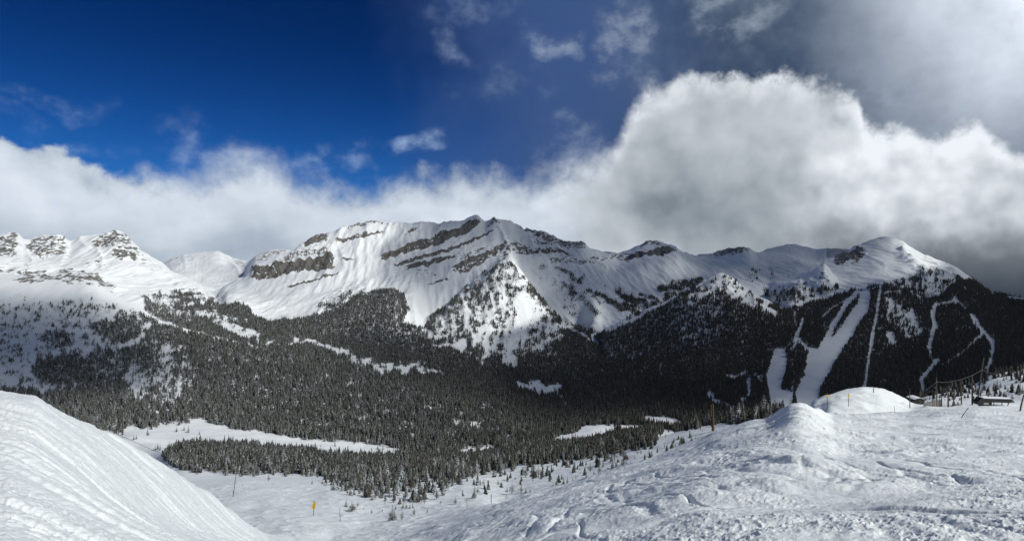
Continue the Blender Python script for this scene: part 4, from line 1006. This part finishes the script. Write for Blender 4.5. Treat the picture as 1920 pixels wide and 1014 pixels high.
# --- places of the single trees one can make out: (column, row of the foot, height in photo pixels)
def find_d(px, py, dmin=100.0):
    """depth of the ground seen at photo (px, py)"""
    for PXc, rows, Zg in ((NEAR_COLS, near_rows, NZ), (FAR_COLS, far_rows, FZ)):
        i = int(round((px - PXc[0]) / (PXc[1] - PXc[0])))
        r = HY - Zg[:, i] / rows * F
        k = np.nonzero((rows >= dmin) & (r <= py))[0]
        if len(k): return float(rows[k[0]])
    return 2000.0
PLACED = [(819, 936, 15), (854, 945, 12), (826, 944, 6), (889, 934, 20), (896, 925, 12), (906, 909, 10), (934, 910, 11), (951, 922, 9), (960, 925, 20), (977, 925, 20), (986, 924, 9), (879, 895, 8), (930, 895, 7), (952, 901, 12), (966, 900, 6), (985, 894, 18),
    (1000, 882, 16), (1010, 894, 20), (1017, 894, 18), (1032, 890, 8), (1031, 902, 10), (1037, 911, 6), (1044, 910, 12), (1057, 907, 12), (1064, 906, 11), (1074, 902, 7), (1080, 899, 8), (1100, 895, 9), (1114, 891, 10), (1124, 887, 15), (1107, 884, 16), (1131, 875, 10), (1140, 882, 8),
    (1149, 877, 18), (1157, 876, 12), (1166, 872, 9), (1175, 871, 6), (1182, 869, 5), (1190, 862, 8), (1167, 855, 14), (1176, 862, 8), (1195, 852, 9), (1202, 850, 10), (1217, 855, 14), (1222, 855, 12), (800, 912, 7), (775, 940, 18), (787, 940, 18), (796, 944, 14), (776, 965, 12), (801, 961, 8),
    (1266, 838, 9), (1274, 835, 9), (1279, 834, 9), (1284, 831, 7), (1297, 826, 11), (1304, 823, 5), (1308, 823, 4), (1246, 839, 8), (1248, 819, 8),
    (626, 918, 20), (634, 919, 16), (642, 920, 14), (651, 927, 16), (658, 929, 17), (664, 927, 14), (674, 925, 14), (681, 922, 15), (691, 922, 14), (699, 937, 13), (703, 935, 10), (717, 935, 9), (649, 950, 13), (660, 959, 18), (664, 958, 14), (671, 949, 8), (682, 955, 6), (697, 963, 9), (717, 958, 5),
    (736, 975, 25), (732, 968, 10), (740, 972, 15), (754, 974, 17), (777, 966, 12), (756, 951, 9), (762, 952, 9), (769, 953, 9), (774, 952, 9), (742, 954, 7), (722, 946, 6), (738, 942, 12), (760, 935, 18), (783, 942, 20), (790, 942, 14), (585, 908, 8), (604, 908, 9), (612, 906, 7), (504, 901, 12),
    (1887, 711, 12), (1882, 713, 10), (1870, 731, 20), (1864, 729, 15), (1876, 727, 13), (1890, 734, 10), (1906, 719, 12), (1912, 741, 26), (1917, 738, 16), (1907, 702, 7), (1912, 703, 9), (1917, 703, 9), (1855, 741, 18), (1851, 743, 6), (1898, 748, 12), (1886, 744, 8), (1841, 736, 12), (1844, 728, 10), (1848, 732, 9), (1795, 741, 17),
    (1790, 739, 11), (1782, 741, 10), (1804, 741, 6), (1818, 738, 12), (1810, 736, 10), (1826, 737, 12), (1832, 739, 14), (1771, 750, 4), (429, 829, 14), (256, 823, 7), (251, 824, 8), (277, 816, 12), (374, 814, 6), (353, 811, 12), (345, 807, 8), (331, 809, 8), (296, 842, 10), (300, 844, 11), (291, 844, 8), (318, 842, 14), (330, 842, 14),
    (594, 848, 12), (718, 843, 9), (708, 842, 8), (628, 836, 9)]
placed = []
for px, py, h in PLACED:
    d = find_d(px, py, 105.0)
    placed.append((px, d, (1.0 if px > 1690 else 1.2) * h / F * d))
N_SINGLE = 300 - len(placed)
single = np.zeros(len(ty), bool)
# the largest of the others, none standing inside a placed one
k = 0
for i in range(len(ty)):
    if k >= N_SINGLE: break
    single[i] = True; k += 1
def fuse(bits):
    off = 0; V = []; T = []; Q = []
    for b in bits:
        if b is None: continue
        V.append(b[0]); T.append(b[1] + off); Q.append(b[2]); off += len(b[0])
    return np.concatenate(V), np.concatenate(T), np.concatenate(Q)
fv_, ft_, fq_ = fuse([plant((ty < 1150) & ~single, 7, 6, 6, .38), plant((ty >= 1150) & (ty < 1900), 5, 5, 6, .34), plant(ty >= 1900, 3, 5, 6, .3)])
print('forest trees', len(ty), 'tris', len(ft_))
me = mesh_from('forest', fv_, ft_.ravel(), 3, smooth=False)
attr(me, 'tint', fq_)
tag(link('forest', me, M_WOOD), 'dark frosted conifer forest filling the valley and lower slopes', 'forest', kind='stuff')

# ------------------------------------------------------------ single trees
def tri_mesh(name, V, T, tint, mat):
    me = mesh_from(name, np.array(V), np.array(T).ravel(), 3, smooth=False)
    attr(me, 'tint', np.full(len(V), tint)); me.materials.append(mat)
    return me
def conifer_parts(r, tiers, boughs, spread, ragged, tint, mat, bark, bare=False):
    V = []; T = []
    for k in range(tiers):
        u = k / (tiers - 1)
        z = (.05 if not bare else .16) + u * (.92 - (.05 if not bare else .16))
        L0 = spread * (1 - u) ** .8 + .018
        nb = max(3, int(boughs * (1 - .55 * u)))
        ph = r.uniform(0, 6.28)
        for s_ in range(nb):
            if bare and r.random() < .22: continue
            a = ph + 6.2832 * (s_ + r.uniform(-.3, .3)) / nb
            L = L0 * (1 + r.uniform(-ragged, ragged)); w = L * (.20 if bare else .42)
            dr = (-.25 if bare else .28) * L + r.uniform(-.01, .01)
            ca, sa = math.cos(a), math.sin(a)
            b = len(V); zz = z + r.uniform(-.015, .015)
            V += [(0, 0, zz + .035), (ca * L * .6 - sa * w * .5, sa * L * .6 + ca * w * .5, zz - dr * .55), (ca * L * .6 + sa * w * .5, sa * L * .6 - ca * w * .5, zz - dr * .55), (ca * L, sa * L, zz - dr), (ca * L * .5, sa * L * .5, zz + .012 - dr * .2)]
            T += [(b, b + 1, b + 4), (b, b + 4, b + 2), (b + 1, b + 3, b + 4), (b + 4, b + 3, b + 2)]
    b = len(V); V += [(.02, 0, .88), (-.01, .017, .88), (-.01, -.017, .88), (0, 0, 1.0)]; T += [(b, b + 1, b + 3), (b + 1, b + 2, b + 3), (b + 2, b, b + 3)]
    crown = tri_mesh('tree_crown', V, T, tint, mat)
    V = []; T = []
    for j, (z, rr) in enumerate(((-.06, .030), (.1, .022), (.5, .013), (.9, .004))):
        for s_ in range(6): V.append((rr * math.cos(s_ * 1.0472), rr * math.sin(s_ * 1.0472), z))
    for j in range(3):
        for s_ in range(6):
            a, b_ = j * 6 + s_, j * 6 + (s_ + 1) % 6
            T += [(a, b_, b_ + 6), (a, b_ + 6, a + 6)]
    trunk = tri_mesh('tree_trunk', V, T, 0, bark)
    return crown, trunk
M_BARK, bt_, bb_ = new_mat('bark')
bt_.put(bb_.inputs['Base Color'], bt_.mix(bt_.noise(bt_.n('ShaderNodeTexCoord').outputs['Object'], 14.0), (.05, .042, .034, 1), (.12, .10, .085, 1))); bb_.inputs['Roughness'].default_value = .9
M_SPRUCE = tree_material('spruce_needles', ((.02, .024, .018, 1), (.045, .046, .033, 1)), 1.0, 1.4)
M_LADEN = tree_material('snowy_spruce', ((.018, .024, .017, 1), (.035, .04, .028, 1)), 2.6, 1.6)
M_LARCH = tree_material('bare_larch_twigs', ((.07, .058, .042, 1), (.11, .09, .065, 1)), .3, 1.4)
rt = random.Random(11)
KINDS_ = {'spruce': [conifer_parts(rt, 11, 10, rt.uniform(.15, .22), .3, .35 + .08 * i, M_SPRUCE, M_BARK) for i in range(5)],
          'snowy': [conifer_parts(rt, 10, 10, rt.uniform(.17, .24), .3, .7 + .05 * i, M_LADEN, M_BARK) for i in range(4)],
          'larch': [conifer_parts(rt, 15, 9, rt.uniform(.17, .24), .4, .3, M_LARCH, M_BARK, True) for i in range(4)]}
DESC = {'spruce': 'dark narrow spruce', 'snowy': 'snow laden spruce', 'larch': 'bare brownish larch'}
def zone(px, py, d):
    if px > 1700: return ('on the white knoll above the lift terrace', 'trees on the white knoll')
    if d > 800: return ('standing on the white flat in the valley', 'trees beside the valley snowfield')
    if d > 415:
        if px < 560: return ('at the left part of the wood below the valley snowfield', 'front trees of the valley wood')
        if px < 900: return ('in the middle of the wood below the valley snowfield', 'front trees of the valley wood')
        return ('at the right part of the wood below the valley snowfield', 'front trees of the valley wood')
    if px < 640: return ('at the left edge of the clump above the yellow sign', 'trees in the clump right of the yellow sign')
    if px < 730: return ('in the clump just right of the yellow sign', 'trees in the clump right of the yellow sign')
    if px < 812: return ('at the lower right end of the clump near the sign', 'trees in the clump right of the yellow sign')
    if px < 940: return ('scattered on open snow right of the clump', 'trees scattered on the open snow')
    if px < 1085: return ('scattered on open snow in the middle of the slope', 'trees scattered on the open snow')
    if px < 1235: return ('along the edge of the right snow shoulder', 'trees along the snow shoulder')
    return ('on the lower run left of the brown post', 'trees along the snow shoulder')
def add_tree(px, d, h, kind, r):
    pos = stand(px, d)
    py = HY - pos.z / d * F
    wh, grp = zone(px, py, d)
    app = h / d * F
    size = 'tall' if app > 14.5 else ('small' if app < 9.5 else 'middle-sized')
    root = bpy.data.objects.new({'spruce': 'spruce_tree', 'snowy': 'spruce_tree', 'larch': 'larch_tree'}[kind], None)
    root.empty_display_size = .2
    COL.objects.link(root); root.location = pos
    crown, trunk = r.choice(KINDS_[kind])
    for nm, me in (('crown', crown), ('trunk', trunk)):
        o = bpy.data.objects.new(nm, me); COL.objects.link(o); o.parent = root
    wd = h * r.uniform(1.0, 1.45)
    root.scale = (wd, wd, h); root.rotation_euler = (r.uniform(-.04, .04), r.uniform(-.04, .04), r.uniform(0, 6.28))
    tag(root, size + ' ' + DESC[kind] + ' ' + wh, 'tree', grp + ', ' + size + ' ' + kind + ', ' + wh.split(' of ')[0])
rt = random.Random(5)
for px, d, h in placed:
    if px > 1700: kind = 'spruce'
    elif d > 600: kind = 'spruce'
    elif px < 735: kind = rt.choice(['snowy', 'snowy', 'spruce', 'larch']) if px > 620 else 'larch'
    else: kind = rt.choice(['larch', 'larch', 'spruce', 'spruce', 'snowy'] if px < 800 else ['larch', 'spruce', 'larch', 'spruce'])
    add_tree(px, d, h, kind, rt)
for i in np.nonzero(single)[0]:
    add_tree(float(tpx[i]), float(ty[i]), float(th[i]), rt.choice(['larch', 'spruce', 'spruce', 'larch', 'snowy']), rt)
# ------------------------------------------------------------ built things
class MB:
    """collects boxes, tubes and prisms into one mesh"""
    def __init__(s): s.bm = bmesh.new()
    def tube(s, pts, rad, sides=8, cap=True):
        pts = [Vector(p) for p in pts]; n = len(pts)
        if not hasattr(rad, '__len__'): rad = [rad] * n
        rings = []; ref = None
        for i, p in enumerate(pts):
            d = (pts[min(i + 1, n - 1)] - pts[max(i - 1, 0)]).normalized()
            if ref is None: ref = d.orthogonal().normalized()
            ref = (ref - d * ref.dot(d)).normalized(); w = d.cross(ref)
            rings.append([s.bm.verts.new(p + (ref * math.cos(a) + w * math.sin(a)) * rad[i]) for a in [6.28319 * k / sides for k in range(sides)]])
        for a, b in zip(rings, rings[1:]):
            for k in range(sides): s.bm.faces.new((a[k], a[(k + 1) % sides], b[(k + 1) % sides], b[k]))
        if cap: s.bm.faces.new(rings[0][::-1]); s.bm.faces.new(rings[-1])
        return s
    def box(s, c, size, rot=None, bevel=0.0):
        r = bmesh.ops.create_cube(s.bm, size=1.0)
        M = Matrix.Translation(Vector(c)) @ (rot.to_4x4() if rot is not None else Matrix.Identity(4)) @ Matrix.Diagonal((*size, 1))
        bmesh.ops.transform(s.bm, matrix=M, verts=r['verts'])
        if bevel:
            ed = list({e for v in r['verts'] for e in v.link_edges})
            bmesh.ops.bevel(s.bm, geom=ed, offset=bevel, segments=2, affect='EDGES')
        return s
    def prism(s, outline, y0, y1, at=(0, 0, 0)):
        """outline in x, z pulled from y0 to y1"""
        a = [s.bm.verts.new((x + at[0], y0 + at[1], z + at[2])) for x, z in outline]
        b = [s.bm.verts.new((x + at[0], y1 + at[1], z + at[2])) for x, z in outline]
        s.bm.faces.new(a); s.bm.faces.new(b[::-1]); n = len(a)
        for k in range(n): s.bm.faces.new((a[k], b[k], b[(k + 1) % n], a[(k + 1) % n]))
        return s
    def ball(s, c, r, sc=(1, 1, 1), sub=2):
        q = bmesh.ops.create_icosphere(s.bm, subdivisions=sub, radius=r)
        bmesh.ops.transform(s.bm, matrix=Matrix.Translation(Vector(c)) @ Matrix.Diagonal((*sc, 1)), verts=q['verts'])
        return s
    def build(s, name, mat, parent=None, smooth=False):
        bmesh.ops.recalc_face_normals(s.bm, faces=s.bm.faces)
        me = bpy.data.meshes.new(name); s.bm.to_mesh(me); s.bm.free()
        for p in me.polygons: p.use_smooth = smooth
        me.materials.append(mat)
        o = bpy.data.objects.new(name, me); COL.objects.link(o)
        if parent is not None: o.parent = parent
        return o
def empty(name, loc, rz=0.0):
    o = bpy.data.objects.new(name, None); COL.objects.link(o); o.location = loc; o.rotation_euler = (0, 0, rz); o.empty_display_size = .3
    return o
def paint(name, c1, c2, rough=.7, scale=6.0, stretch=(1, 1, 1), metal=0.0):
    m, t, b = new_mat(name)
    n = t.noise(t.vm('MULTIPLY', t.n('ShaderNodeTexCoord').outputs['Object'], stretch), scale, 4.0, .6)
    t.put(b.inputs['Base Color'], t.mix(t.ss(n, .35, .65), (*c1, 1), (*c2, 1)))
    b.inputs['Roughness'].default_value = rough; b.inputs['Metallic'].default_value = metal
    return m
M_POST = paint('weathered_wood', (.055, .045, .03), (.10, .08, .055), .85, 5.0, (3, 3, .4))
M_PAD = paint('brown_padding', (.085, .052, .03), (.13, .08, .045), .8, 3.0)
M_BROWN = paint('old_timber', (.085, .065, .045), (.14, .11, .075), .9, 6.0, (3, 3, .5))
M_BAMBOO = paint('dark_cane', (.03, .03, .03), (.07, .065, .055), .7, 8.0)
M_YELLOW = paint('yellow_board', (.66, .43, .012), (.75, .52, .02), .5, 4.0)
M_BLACK = paint('black_paint', (.012, .012, .014), (.025, .025, .026), .6, 5.0)
M_ROPE = paint('pale_rope', (.16, .145, .11), (.22, .20, .15), .9, 12.0)
M_CABLE = paint('dark_cable', (.05, .05, .046), (.08, .078, .07), .6, 9.0)
M_HUT = paint('dark_green_cladding', (.004, .006, .005), (.011, .013, .011), .7, 2.0, (1, 1, .3))
M_ROOFSNOW = paint('roof_snow', (.76, .79, .84), (.82, .84, .88), .7, 1.0)
M_SLAT = paint('grey_slats', (.13, .11, .09), (.22, .19, .16), .9, 4.0, (4, 4, .5))
M_PALE = paint('pale_panel', (.35, .36, .36), (.45, .46, .46), .6, 2.0)
M_CLOTH = paint('dark_ski_suit', (.012, .014, .02), (.03, .032, .042), .8, 8.0)
M_SKIN = paint('skin', (.45, .29, .21), (.5, .33, .25), .6, 10.0)
M_SKI = paint('ski', (.25, .05, .04), (.3, .07, .05), .4, 5.0)

def ppm(d): return d / F            # metres per photo pixel at depth d

# yellow warning sign on the open slope
d = find_d(588, 966, 105); k = ppm(d); g = stand(588, d)
s_ = empty('trail_sign', g)
tag(s_, 'yellow trail sign of stacked boards on a grey post on the open slope', 'sign')
MB().tube([(0, 0, -.4), (.02, 0, 12 * k), (.03, 0, 27.5 * k)], .55 * k, 8).build('post', M_BAMBOO, s_)
for dx, z0, z1, w, tilt in ((1.2, 18.5, 25.5, 6.6, .10), (.4, 13.0, 19.0, 6.4, -.12)):
    q = [(-w / 2, z0 + .8), (-w / 2 + .9, z1 - .4), (0, z1 + .4), (w / 2, z1 - 1.0), (w / 2 - .4, z0 + .2), (0, z0 - .5)]
    b = MB().prism([((x + dx + tilt * (z - z0)) * k, z * k) for x, z in q], -.9 * k, -.62 * k).build('board', M_YELLOW, s_)
    m = MB()
    for ax, az in ((-1.1, .35), (.9, .55), (0, .75), (.2, .25)):
        m.box(((dx + ax) * k, -.94 * k, (z0 + (z1 - z0) * az) * k), (1.0 * k, .06 * k, .9 * k), Matrix.Rotation(.5, 3, 'Y'))
    m.build('symbol', M_BLACK, b)
MB().ball((.9 * k, -.5 * k, 26.6 * k), .75 * k).build('cap', M_BLACK, s_, True)

# slender canes stuck in the snow
def cane(px, py0, px1, py1, label, rad=.45, name='marker_cane', group=None, dmin=60, mat=None):
    d = find_d(px, py0, dmin); k = ppm(d); g = stand(px, d)
    n = 5; dx, dz = (px1 - px) * k, (py0 - py1) * k
    pts = [(dx * t, 0.02 * math.sin(3 * t), dz * t - (.25 if t == 0 else 0)) for t in [i / (n - 1) for i in range(n)]]
    o = MB().tube(pts, [rad * k * (1 - .25 * i / n) for i in range(n)], 7).build(name, mat or M_BAMBOO)
    o.location = g
    tag(o, label, 'marker pole', group)
    return o, g, k, d
cane(638, 978, 637, 952, 'single dark cane standing right of the yellow sign', .5, dmin=105)
cane(1638, 736, 1638, 727, 'short dark cane on the very crown of the smooth mound', .7, dmin=120)
cane(1678, 775, 1677, 762, 'thin faint cane at the right foot of the smooth mound', .35, dmin=95)
cane(876, 953, 875, 934, 'thin cane at the foot of the scattered trees, left of the yellow-banded one', .35, dmin=105)
cane(949, 935, 948, 919, 'thin cane beside the small trees on the open snow', .4, dmin=105)
cane(921, 942, 921, 926, 'stake with yellowish top among the small scattered trees', .7, dmin=105, mat=M_POST)
cane(1801.5, 784, 1816, 764, 'slanting dark cane leaning right in front of the lift terrace', .7, dmin=60)
cane(1912.5, 771, 1920, 741, 'thick dark stake leaning right near the right edge', 1.5, dmin=60, mat=M_BROWN)

# leaning rope post at the foot of the left bank, and its rope
o, g, k, d = cane(437, 932, 445.5, 868, 'tall leaning rope post at the foot of the left bank', .62, 'rope_post', dmin=60, mat=M_POST)
MB().tube([(.5 * k, -.3 * k, 7 * k), (1.0 * k, -.3 * k, 10 * k)], 1.0 * k, 8).build('collar', M_BROWN, o)
topv = g + Vector((7.2 * k, 0, 56 * k))
ds_ = 34.0; st = stand(150, ds_)
stake = MB().tube([(0, 0, -.2), (.02, 0, .35), (.03, 0, .62)], .03, 7).build('rope_stake', M_POST); stake.location = st
tag(stake, 'short stake on the crest of the left snow bank', 'stake')
end = st + Vector((.03, 0, .55))
def sag(a, b, drop, n=18):
    return [a.lerp(b, i / n) - Vector((0, 0, drop * 4 * (i / n) * (1 - i / n))) for i in range(n + 1)]
r_ = MB().tube(sag(topv, end, 2.2), .016, 6).build('rope', M_ROPE)
tag(r_, 'long sagging rope from the leaning post up to the left bank crest', 'rope')
end2 = g + Vector((30 * k, 6, 40 * k))
e2 = stand(462, d + 8)
r_ = MB().tube(sag(topv, e2, .3, 8), .016, 6).build('rope', M_ROPE)
tag(r_, 'short guy rope running from the leaning post down to the snow', 'rope')

# big brown padded post on the edge of the shoulder
d = find_d(1337, 808, 60); k = ppm(d); g = stand(1337, d)
s_ = empty('lift_post', g)
tag(s_, 'stout brown padded wooden post at the edge of the right shoulder', 'post')
MB().tube([(0, 0, -.5), (.2 * k, 0, 20 * k), (-.4 * k, 0, 51 * k)], [1.7 * k, 1.6 * k, 1.3 * k], 10).build('pole', M_PAD, s_)
MB().tube([(0, 0, -.2), (.1 * k, 0, 9 * k), (.2 * k, 0, 19 * k)], [2.6 * k, 2.6 * k, 2.3 * k], 12).build('padding', M_PAD, s_)
MB().tube([(-3.2 * k, .1, 27 * k), (-3.4 * k, .1, 49 * k)], [.8 * k, .7 * k], 8).build('side_pole', M_BROWN, s_)
MB().box((-1.8 * k, 0, 47 * k), (5 * k, 1.2 * k, 1.4 * k)).build('bracket', M_BROWN, s_)

# two yellow disc markers on the smooth mound
for px, py, pt, lb in ((1551, 769, 738, 'yellow topped marker pole at the left foot of the smooth mound'), (1591, 763, 738, 'yellow topped marker pole on the face of the smooth mound')):
    d = find_d(px, py, 95); k = ppm(d); g = stand(px, d); h = (py - pt) * k
    s_ = empty('marker_pole', g); tag(s_, lb, 'marker pole', 'yellow topped markers by the mound')
    MB().tube([(0, 0, -.3), (0, 0, h)], [.55 * k, .4 * k], 7).build('pole', M_BAMBOO, s_)
    MB().prism([(2.3 * k * math.cos(a), h - 4.5 * k + 1.9 * k * math.sin(a)) for a in np.linspace(0, 6.283, 13)[:-1]], -.7 * k, -.45 * k).build('disc', M_YELLOW, s_)
    MB().box((0, -.55 * k, h - 7.6 * k), (3.4 * k, .25 * k, .9 * k)).build('tag_board', M_YELLOW, s_)

# ------------------------------------------------------- the lift terrace
TD = 146.0
def terrace(px, py, d=None):
    d = d or find_d(px, py, 104); return d, ppm(d), stand(px, d)
POLES = [(1706, 765, 1705.6, 728, .8, 'lone slim pole at the left end of the lift terrace'), (1725, 758, 1725.4, 734, .7, 'slim pole just behind the dark cabin'), (1747.5, 762, 1748, 739, .5, 'thin pole at the left part of the slatted fence'),
         (1756.5, 762, 1756, 707, 1.0, 'tall pole over the slatted fence carrying the cable'), (1761.5, 762, 1761.5, 740, .5, 'thin pole at the right part of the slatted fence'), (1765.6, 762, 1765.6, 733, .8, 'pole at the right end of the slatted fence'),
         (1777.8, 763, 1778, 736, 1.5, 'short thick dark pole right of the fence'), (1788, 760, 1788.5, 729, 1.0, 'slim pole between the short thick pole and the tool bench'), (1803, 758, 1801.5, 714, 1.1, 'tall pole right of the tool bench'),
         (1823, 758, 1823, 703, 1.5, 'tall thick pole left of the lift hut'), (1831.5, 758, 1844.5, 670, 1.3, 'tallest pole leaning right over the lift hut'), (1733, 757, 1733, 747, .5, 'stub pole beside the dark cabin')]
tops = {}
for i, (px, pb, px1, pt, w, lb) in enumerate(POLES):
    d, k, g = terrace(px, pb)
    d = min(d, 175.0); k = ppm(d); g = stand(px, d)
    H = (HY - pt) * k - g.z; dx = (px1 - px) * k
    o = MB().tube([(0, 0, -.4), (dx * .5, 0, H * .5), (dx, 0, H)], [w * k, w * .9 * k, w * .75 * k], 8).build('timber_pole', M_POST if i != 6 else M_BROWN)
    o.location = g; tag(o, lb, 'pole', 'timber poles of the lift terrace')
    tops[i] = g + Vector((dx, 0, H))
    if i in (3, 10):
        f = .86 if i == 3 else .74
        MB().box((dx * f, -.9 * k, H * f), (3.2 * k, .8 * k, 1.0 * k)).build('insulator', M_BROWN, o)
a3 = tops[3].lerp(Vector((tops[3].x, tops[3].y, stand(1756.5, 146).z)), .16)
a10 = tops[10].lerp(stand(1831.5, 146), .27)
def at(px, py, d): return P(px, py, d)
pa = at(1756, 716, a3.y - .15); pb = at(1841, 693, a10.y - .15)
for a, b, dr, lb in ((at(1735, 731, a3.y + 6), pa, .1, 'cable end dropping left from the fence pole'), (pa, pb, .95, 'long sagging cable between the fence pole and the leaning pole'), (pb, at(1893, 705, a10.y + 34), .35, 'cable running right from the leaning pole to the knoll')):
    o = MB().tube(sag(a, b, dr, 16), .042, 6).build('cable', M_CABLE); tag(o, lb, 'cable', 'lift cables')

# dark cabin at the left
d, k, g = terrace(1720, 757); k = ppm(d)
s_ = empty('operator_cabin', g); tag(s_, 'small rounded dark cabin at the left end of the terrace', 'cabin')
q = [(-9, -2), (-10.5, 4), (-9, 8.5), (-4, 10.5), (4, 10.8), (8.5, 8.5), (10, 3), (9.5, -2)]
MB().prism([(x * k, z * k) for x, z in q], -.6, 2.2).build('wall', M_HUT, s_)
MB().prism([(x * k, z * k) for x, z in ((-9.5, 9.2), (-4, 11.0), (4, 11.4), (9, 9.2), (8, 10.6), (4, 12.2), (-4, 11.8))], -.8, 2.4).build('roof_snow', M_ROOFSNOW, s_)
MB().box((2 * k, -.63, 4.5 * k), (7 * k, .06, 4 * k)).build('window', M_BLACK, s_)
# slatted fence
d, k, g = terrace(1749, 762); k = ppm(d)
s_ = empty('slat_fence', g); tag(s_, 'low grey slatted snow fence beside the dark cabin', 'fence')
m = MB(); r = random.Random(3)
x = -17.0
while x < 17:
    h = (9 if x < -3 else 13) + r.uniform(-2, 2)
    m.box((x * k, r.uniform(-.05, .05), h * k / 2 - .2), (.75 * k, .05, h * k + .3)); x += 1.25
m.build('slats', M_SLAT, s_)
m = MB(); m.box((0, .06, 3 * k), (34 * k, .05, .8 * k)); m.box((6 * k, .06, 9 * k), (22 * k, .05, .8 * k)); m.build('rail', M_BROWN, s_)
# lift hut with its long flat roof
d, k, g = terrace(1865, 760); k = ppm(d)
s_ = empty('lift_hut', g); tag(s_, 'dark lift hut under a long flat snow covered roof', 'hut')
rf = MB().prism([(x * k, z * k) for x, z in ((-28, 7.5), (-26, 14.5), (26, 13.2), (33, 7.2), (20, 6.2), (0, 7.0))], -.8, .6).build('roof', M_HUT, s_)
MB().prism([(x * k, z * k) for x, z in ((-26.5, 14.7), (26.5, 13.4), (27, 14.2), (10, 15.4), (-12, 15.9), (-26, 15.6))], -.85, .65).build('snow_layer', M_ROOFSNOW, rf)
MB().box((-18 * k, .0, 2.6 * k), (19 * k, 1.2, 11 * k), bevel=.08).build('wall', M_HUT, s_)
MB().box((-20 * k, -.62, 4.8 * k), (9 * k, .08, 3.4 * k)).build('window', M_PALE, s_)
MB().prism([(x * k, z * k) for x, z in ((-36, 3), (-37, 8), (-33, 12), (-30, 16), (-27, 16), (-26, 3))], -.9, .7).build('engine_housing', M_HUT, s_)
for xx in (-6.5, -1.5, 13.5): MB().tube([(xx * k, 0, -.5), (xx * k, 0, 7.5 * k)], .7 * k, 6).build('leg', M_BROWN, s_)
MB().tube([(22.5 * k, 0, -.5), (28 * k, 0, 8 * k)], .8 * k, 6).build('leg', M_BROWN, s_)
# bench with tools
d, k, g = terrace(1791, 760); k = ppm(d)
s_ = empty('work_bench', g); tag(s_, 'low dark bench with upright tools between the poles', 'bench')
MB().box((3 * k, 0, 1.6 * k), (13 * k, .5, .9 * k)).build('seat', M_BROWN, s_)
for xx in (-2.5, 8.5): MB().box((xx * k, 0, .5 * k), (.9 * k, .45, 2.0 * k)).build('leg', M_BROWN, s_)
m = MB()
for xx, hh in ((-6, 6.5), (-4.2, 4.5), (-2, 7.5), (3, 6.5), (5, 6)): m.tube([(xx * k, -.1, -.2), ((xx + .5) * k, -.1, hh * k)], .55 * k, 6)
m.build('tools', M_BLACK, s_)

# the skier on the lower run
d = find_d(1313, 806, 105); g = stand(1313, d)
def person(loc, scale, label, face):
    me = bpy.data.meshes.new('person'); bm = bmesh.new(); lay = None
    J = [((0, 0, .92), .15), ((0, -.02, 1.15), .15), ((0, -.05, 1.40), .17), ((0, -.08, 1.52), .065), ((0, -.10, 1.66), .105), ((0, -.10, 1.76), .08),
         ((.10, -.02, .88), .10), ((.13, -.14, .50), .075), ((.13, -.04, .10), .055), ((.13, -.16, .05), .05),
         ((-.10, -.02, .88), .10), ((-.13, -.14, .50), .075), ((-.13, -.04, .10), .055), ((-.13, -.16, .05), .05),
         ((.20, -.06, 1.40), .075), ((.28, -.12, 1.14), .055), ((.27, -.38, 1.08), .045), ((-.20, -.06, 1.40), .075), ((-.28, -.12, 1.14), .055), ((-.27, -.38, 1.08), .045)]
    E_ = [(0, 1), (1, 2), (2, 3), (3, 4), (4, 5), (0, 6), (6, 7), (7, 8), (8, 9), (0, 10), (10, 11), (11, 12), (12, 13), (2, 14), (14, 15), (15, 16), (2, 17), (17, 18), (18, 19)]
    vs = [bm.verts.new(p) for p, _ in J]
    for a, b in E_: bm.edges.new((vs[a], vs[b]))
    bm.to_mesh(me); bm.free()
    o = bpy.data.objects.new('person', me); COL.objects.link(o)
    me.materials.append(M_CLOTH)
    sk = o.modifiers.new('skin', 'SKIN')
    for i, (_, r) in enumerate(J): me.skin_vertices[0].data[i].radius = (r, r)
    me.skin_vertices[0].data[0].use_root = True
    ss = o.modifiers.new('smooth', 'SUBSURF'); ss.levels = 1; ss.render_levels = 1
    o.location = loc; o.rotation_euler = (0, 0, face); o.scale = (scale,) * 3
    tag(o, label, 'person')
    MB().ball((0, -.10, 1.72), .13, (1, 1.1, .95)).build('helmet', M_BLACK, o, True)
    MB().ball((0, -.19, 1.66), .07, (1, .5, 1)).build('face', M_SKIN, o, True)
    for sx in (.13, -.13):
        MB().prism([(-.05, .0), (.05, .0), (.05, .03), (-.05, .03)], -1.0, .7, (sx, 0, -.01)).build('ski', M_SKI, o)
    for sx in (.27, -.27): MB().tube([(sx, -.40, 1.12), (sx * 1.35, -.1, 0)], .015, 6).build('ski_pole', M_BLACK, o)
    return o
person(g, 1.12, 'skier in dark clothing crossing the lower run left of the brown post', 1.9)
# ------------------------------------------------------------------- haze
lo = float(min(NZ.min(), FZ.min())) - 1.0; hi = float(FZ.max()) + 30.0
M_HAZE = bpy.data.materials.new('pale_air'); M_HAZE.use_nodes = True
for n in list(M_HAZE.node_tree.nodes): M_HAZE.node_tree.nodes.remove(n)
ht = NT(M_HAZE.node_tree)
ho = ht.n('ShaderNodeOutputMaterial'); hv = ht.n('ShaderNodeVolumePrincipled')
hv.inputs['Color'].default_value = (.86, .92, 1.0, 1); hv.inputs['Density'].default_value = 7e-6
hv.inputs['Anisotropy'].default_value = .2
ht.t.links.new(hv.outputs[0], ho.inputs['Volume'])
o = MB().box((0, 4500, (lo + hi) / 2), (16000, 13000, hi - lo)).build('haze', M_HAZE)
tag(o, 'thin pale mountain air over the valley', 'haze', kind='stuff')
